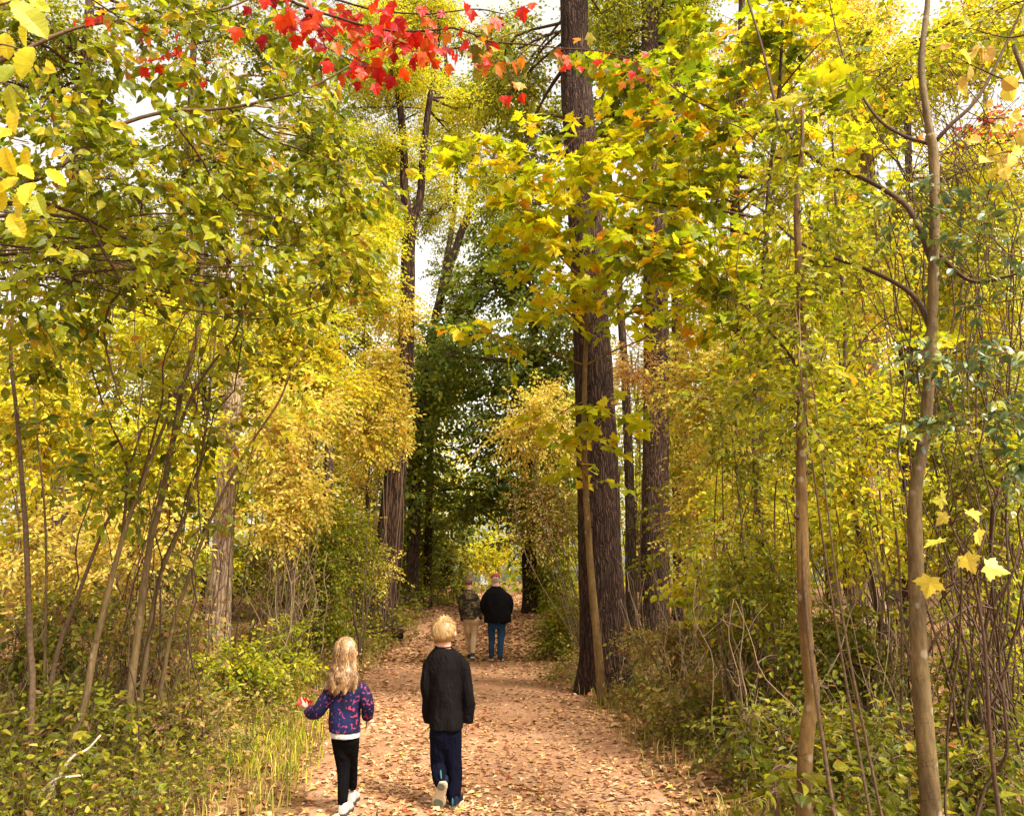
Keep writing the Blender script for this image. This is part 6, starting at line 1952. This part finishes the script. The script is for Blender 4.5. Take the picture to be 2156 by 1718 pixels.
def long_hair(fig, body, n, y_end, cols):
    c, r = fig.hc, fig.hr * np.array([1.04, 1.03, 1.03])
    P = norm(rng.normal(0, 1, (n * 3, 3)))
    P = P[(P[:, 2] > -.35) & ((P[:, 1] < .25) | (P[:, 2] > .45))][:n]
    n = len(P)
    lock = np.floor((np.arctan2(P[:, 0], -P[:, 1]) + math.pi) / (2 * math.pi) * 46).astype(int)
    lk = rng.uniform(0, 6.28, 80); lf = rng.uniform(.7, 1.5, 80); la = rng.uniform(.006, .013, 80); ld = rng.uniform(-1, 1, 80)
    ang = np.arctan2(P[:, 0], -P[:, 1])
    zend = fig.q(727, y_end)[2] + .05 * rng.random(n) + .03 * ld[lock]
    m = 15
    S = np.zeros((n, m, 3)); q = P.copy()
    for i in range(m):
        u = i / (m - 1)
        # over the skull, then falling
        ph = np.arccos(np.clip(P[:, 2], -1, 1))
        tot = ph + (1.75 - ph).clip(.05)
        a = ph + (1.75 - ph).clip(.05) * np.clip(u / .32, 0, 1)
        x = np.sin(a) * np.sin(ang) * r[0] * 1.03; y = -np.sin(a) * np.cos(ang) * r[1] * 1.03; z = np.cos(a) * r[2] * 1.03
        f = np.clip((u - .32) / .68, 0, 1)
        zz = c[2] + z; ztop = zz
        zz = ztop + (zend - ztop) * f
        fan = 1 + .38 * f ** 1.3 * (1 + .25 * ld[lock])
        yy = np.where(y < 0, y * (1 - .25 * f) - .035 * sstep(.25, .8, f), y * (1 - .5 * f) - .03 * f)
        wav = la[lock] * f ** .8 * np.sin(lk[lock] + 15 * f * lf[lock])
        S[:, i, 0] = c[0] + x * fan + wav + .004 * np.sin(i * .9 + np.arange(n))
        S[:, i, 1] = c[1] + yy + wav * .7 + rng.normal(0, .0012, n)
        S[:, i, 2] = zz
    cc = np.array(cols)
    tint = cc[(lock + rng.integers(0, 2, n)) % len(cc)] * rng.uniform(.75, 1.25, (n, 1))
    g = Geo()
    V, F = ball(c, fig.hr * 1.02, 28, 20, skull)
    ctr = np.array([V[f].mean(0) for f in F]); rel = (ctr - c) / fig.hr
    g.add(V, F[(rel[:, 1] < .3) | (rel[:, 2] > .5)], cc.mean(0) * .8)
    ribbons(g, S, .004, np.array([c[0], c[1] + .05, 0]) * [1, 1, 0] + [0, 0, 0] + np.array([0, 0, c[2] - .05]), tint)
    g.part('hair', M_HAIR, body)


long_hair(G, gb, 4000, 1455, [(.28, .155, .06), (.15, .075, .024), (.42, .26, .115), (.07, .033, .011), (.22, .115, .04), (.11, .052, .017)])
t = thing('leaf', 'bright red leaf held in the raised left hand of the girl', 'leaf', G.q(626, 1490, .15))
lp = G.q(630, 1490, .13)
for a, e, s in (((-.6, .1, .8), (.2, -1, .2), .075), ((.8, .1, .35), (-.1, -1, .4), .07)):
    V0, F0 = LEAF['red_maple'][1]
    V = V0 @ (basis(np.array([a]), np.array([e]))[0] * s).T + lp
    part('blade', V, F0, M_LEAF, t, np.tile((.6, .02, .02), (len(F0), 1)))
t = thing('twig', 'short dark twig dangling from the right hand of the girl', 'twig', G.q(768, 1520, .08))
g = Geo(); poly_segs(np.array([G.q(770, 1512, .085), G.q(768, 1524, .07), G.q(767, 1536, .07)]), .004, .003, g, 6)
g.part('stem', M_TWIG, t)

# ---- the older boy far ahead: camouflage jacket, khaki trousers
A = Fig('brown haired boy in a camouflage jacket and khaki trousers far ahead on the path', 990, 1391, 16.35, .011)
A.head(987, 1224, 8.3, 10.5)
A.skin += [rings([A.ring(1262, 978, 1000, .08), A.ring(1248, 979, 996, .06), A.ring(1242, 982, 993, .05), A.ring(1232, 982, 993, .05)]), rings([A.ring(1310, 980, 1002, .08), A.ring(1300, 978, 1002, .09), A.ring(1262, 976, 1000, .09)])]
AARM = [[(974, 1251, 0, 4.6), (971, 1262, 0, 5), (970, 1278, .02, 4.4), (972, 1294, .08, 4), (974, 1306, .12, 3.4)], [(1000, 1251, 0, 4.6), (1005, 1262, 0, 5), (1008, 1278, -.02, 4.4), (1010, 1294, .0, 4), (1011, 1304, .03, 3.4)]]
ALEG = [[(983, 1305, 0, 8), (984, 1325, .06, 6.5), (986, 1342, .12, 5.6), (987, 1360, .15, 5), (987, 1376, .18, 3.6)], [(1000, 1305, 0, 8), (998, 1325, .04, 6.8), (997, 1342, .02, 6), (996, 1360, -.06, 5.2), (996, 1374, -.14, 3.8)]]
for a in AARM + ALEG: A.skin.append(A.limb(a, .74))
A.skin += hand(A.q(1011, 1303, .03), [.0, .15, -1], [-.9, .2, 0], [0, .9, .3], .165)
A.skin += hand(A.q(974, 1306, .12), [.0, .3, -1], [.9, .2, 0], [0, .9, .3], .165)
ab = A.body(); A.eyes(ab)
M_CAMO = camo(); M_KHAKI = fabric('khaki_twill', (.42, .27, .15)); M_BSHOE = plain('black_shoe', (.012, .011, .011), .5, .2, 40)
M_BRSOLE = plain('pale_sole', (.5, .44, .36), .6, .1, 40)
cloth(A.root, 'jacket', [rings([A.ring(1302, 973, 1006, .125), A.ring(1290, 973, 1006, .125), A.ring(1272, 974, 1003, .115), A.ring(1258, 972, 1004, .11), A.ring(1250, 974, 1001, .10), A.ring(1244, 978, 997, .08), A.ring(1240, 980, 995, .07)])] + [A.limb(a, 1.15) for a in AARM], M_CAMO, .010, .012, (5, 5, 3), 12)
cloth(A.root, 'trousers', [rings([A.ring(1324, 984, 1000, .03, .05), A.ring(1317, 977, 1006, .06, .03), A.ring(1306, 974, 1009, .085), A.ring(1296, 976, 1006, .11)])] + [A.limb(a, 1.05) for a in ALEG], M_KHAKI, .010, .012, (6, 6, 4), 13)
gza = float(gz(A.root.location[0], A.root.location[1]))
h = A.q(996, 1383, -.20); toe = h + [0, .2, 0]; toe[2] = gza + .01
shoe(A.root, h, toe - h, np.array([0, .3, 1.0]), .27, .105, M_BSHOE, M_BRSOLE)
h = A.q(987, 1390, .12); h[2] = gza + .005
shoe(A.root, h, [0, 1, 0], np.array([0, 0, 1.0]), .27, .105, M_BSHOE, M_BRSOLE)
short_hair(A, ab, 900, .06, [(.16, .075, .03), (.22, .10, .04), (.12, .055, .025)], lift=.14, width=.008)

# ---- the man far ahead: maroon cap, black jacket, jeans
N_ = Fig('man in a maroon cap, black jacket and blue jeans far ahead on the path', 1045, 1391, 16.3, .011)
N_.head(1043.5, 1219, 9.0, 12.5)
N_.skin += [rings([N_.ring(1262, 1026, 1062, .10), N_.ring(1244, 1028, 1060, .09), N_.ring(1234, 1036, 1052, .062), N_.ring(1224, 1036, 1051, .06)]), rings([N_.ring(1312, 1034, 1064, .11), N_.ring(1300, 1028, 1066, .13), N_.ring(1262, 1026, 1064, .12)])]
NARM = [[(1029, 1247, 0, 5), (1021, 1257, -.0, 6.2), (1017, 1272, -.01, 6.0), (1020, 1288, .05, 5.5), (1026, 1296, .14, 4.5)], [(1059, 1247, 0, 5), (1070, 1257, -.0, 6.2), (1075, 1272, -.01, 6.0), (1073, 1287, .05, 5.5), (1068, 1295, .14, 4.5)]]
NLEG = [[(1036, 1305, 0, 9.5), (1035, 1330, .05, 7.6), (1035, 1350, .05, 6.6), (1035, 1366, .03, 6), (1035, 1382, .04, 4.4)], [(1055, 1305, 0, 9.5), (1055, 1330, .02, 7.8), (1054, 1350, -.02, 6.8), (1053, 1368, -.06, 6), (1053, 1386, -.1, 4.4)]]
for a in NARM + NLEG: N_.skin.append(N_.limb(a, .74))
N_.skin += hand(N_.q(1026, 1296, .15), [.3, .5, -.7], [.7, .3, .3], [0, .7, .6], .18)
N_.skin += hand(N_.q(1068, 1295, .15), [-.3, .5, -.7], [-.7, .3, .3], [0, .7, .6], .18)
nb = N_.body(); N_.eyes(nb)
M_JACK = fabric('black_jacket_cloth', (.005, .0042, .0048), .15, 120)
M_JEAN = fabric('blue_denim', (.018, .042, .085), .35, 90)
M_CAP = fabric('maroon_cotton', (.24, .045, .055), .15, 120)
M_GREYH = plain('pale_cap_strap', (.55, .45, .40), .7, .1, 40)
cloth(N_.root, 'jacket', [rings([N_.ring(1310, 1019, 1077, .20), N_.ring(1298, 1019, 1076, .20), N_.ring(1278, 1020, 1074, .19), N_.ring(1260, 1019, 1073, .18), N_.ring(1248, 1021, 1069, .16), N_.ring(1242, 1025, 1063, .13), N_.ring(1237, 1031, 1057, .10), N_.ring(1234, 1034, 1054, .085)])]
      + [N_.limb(a, 1.02) for a in NARM], M_JACK, .011, .016, (4, 4, 2.2), 14)
V, F = tube(np.array([[N_.hc[0] + math.cos(a) * .092, N_.hc[1] + math.sin(a) * .085, N_.q(1043, 1235)[2] + .01 * math.sin(a)] for a in np.linspace(0, 2 * math.pi, 28)]), .016, 8)
part('collar', V, F, M_JACK, N_.root, smooth=True)
cloth(N_.root, 'jeans', [rings([N_.ring(1324, 1030, 1062, .08), N_.ring(1318, 1028, 1064, .095), N_.ring(1308, 1027, 1066, .115), N_.ring(1298, 1029, 1064, .13)])] + [N_.limb(a, 1.06) for a in NLEG], M_JEAN, .010, .010, (6, 6, 5), 15)
gzn = float(gz(N_.root.location[0], N_.root.location[1]))
for xx, dy in ((1035, -.02), (1053, -.16)):
    h = N_.q(xx, 1390, dy); h[2] = gzn + .005
    shoe(N_.root, h, [(-.1 if xx < 1045 else .1), 1, 0], np.array([0, 0, 1.0]), .29, .108, M_BSHOE, M_BRSOLE)
short_hair(N_, nb, 500, .03, [(.52, .46, .40), (.44, .38, .33), (.6, .54, .48)], lift=.05, width=.007)


def capshape(V):
    V = V.copy(); V[:, 2] = np.maximum(V[:, 2], -.04); return V


cc = N_.hc + np.array([0, .0, N_.hr[2] * .22])
V, F = ball(cc, N_.hr * np.array([1.14, 1.12, .86]), 28, 18, capshape)
cp = part('cap', V, F, M_CAP, nb, smooth=True)
V, F = ball(cc + [0, N_.hr[1] * 1.35, .005], (N_.hr[0] * .95, N_.hr[1] * .75, .012), 20, 8); part('peak', V, F, M_CAP, cp, smooth=True)
V, F = tube(np.array([cc + np.array([math.cos(a) * N_.hr[0] * 1.15, math.sin(a) * N_.hr[1] * 1.13, -.001]) for a in np.linspace(R(235), R(305), 12)]), .010, 8); part('strap', V, F, M_GREYH, cp, smooth=True)
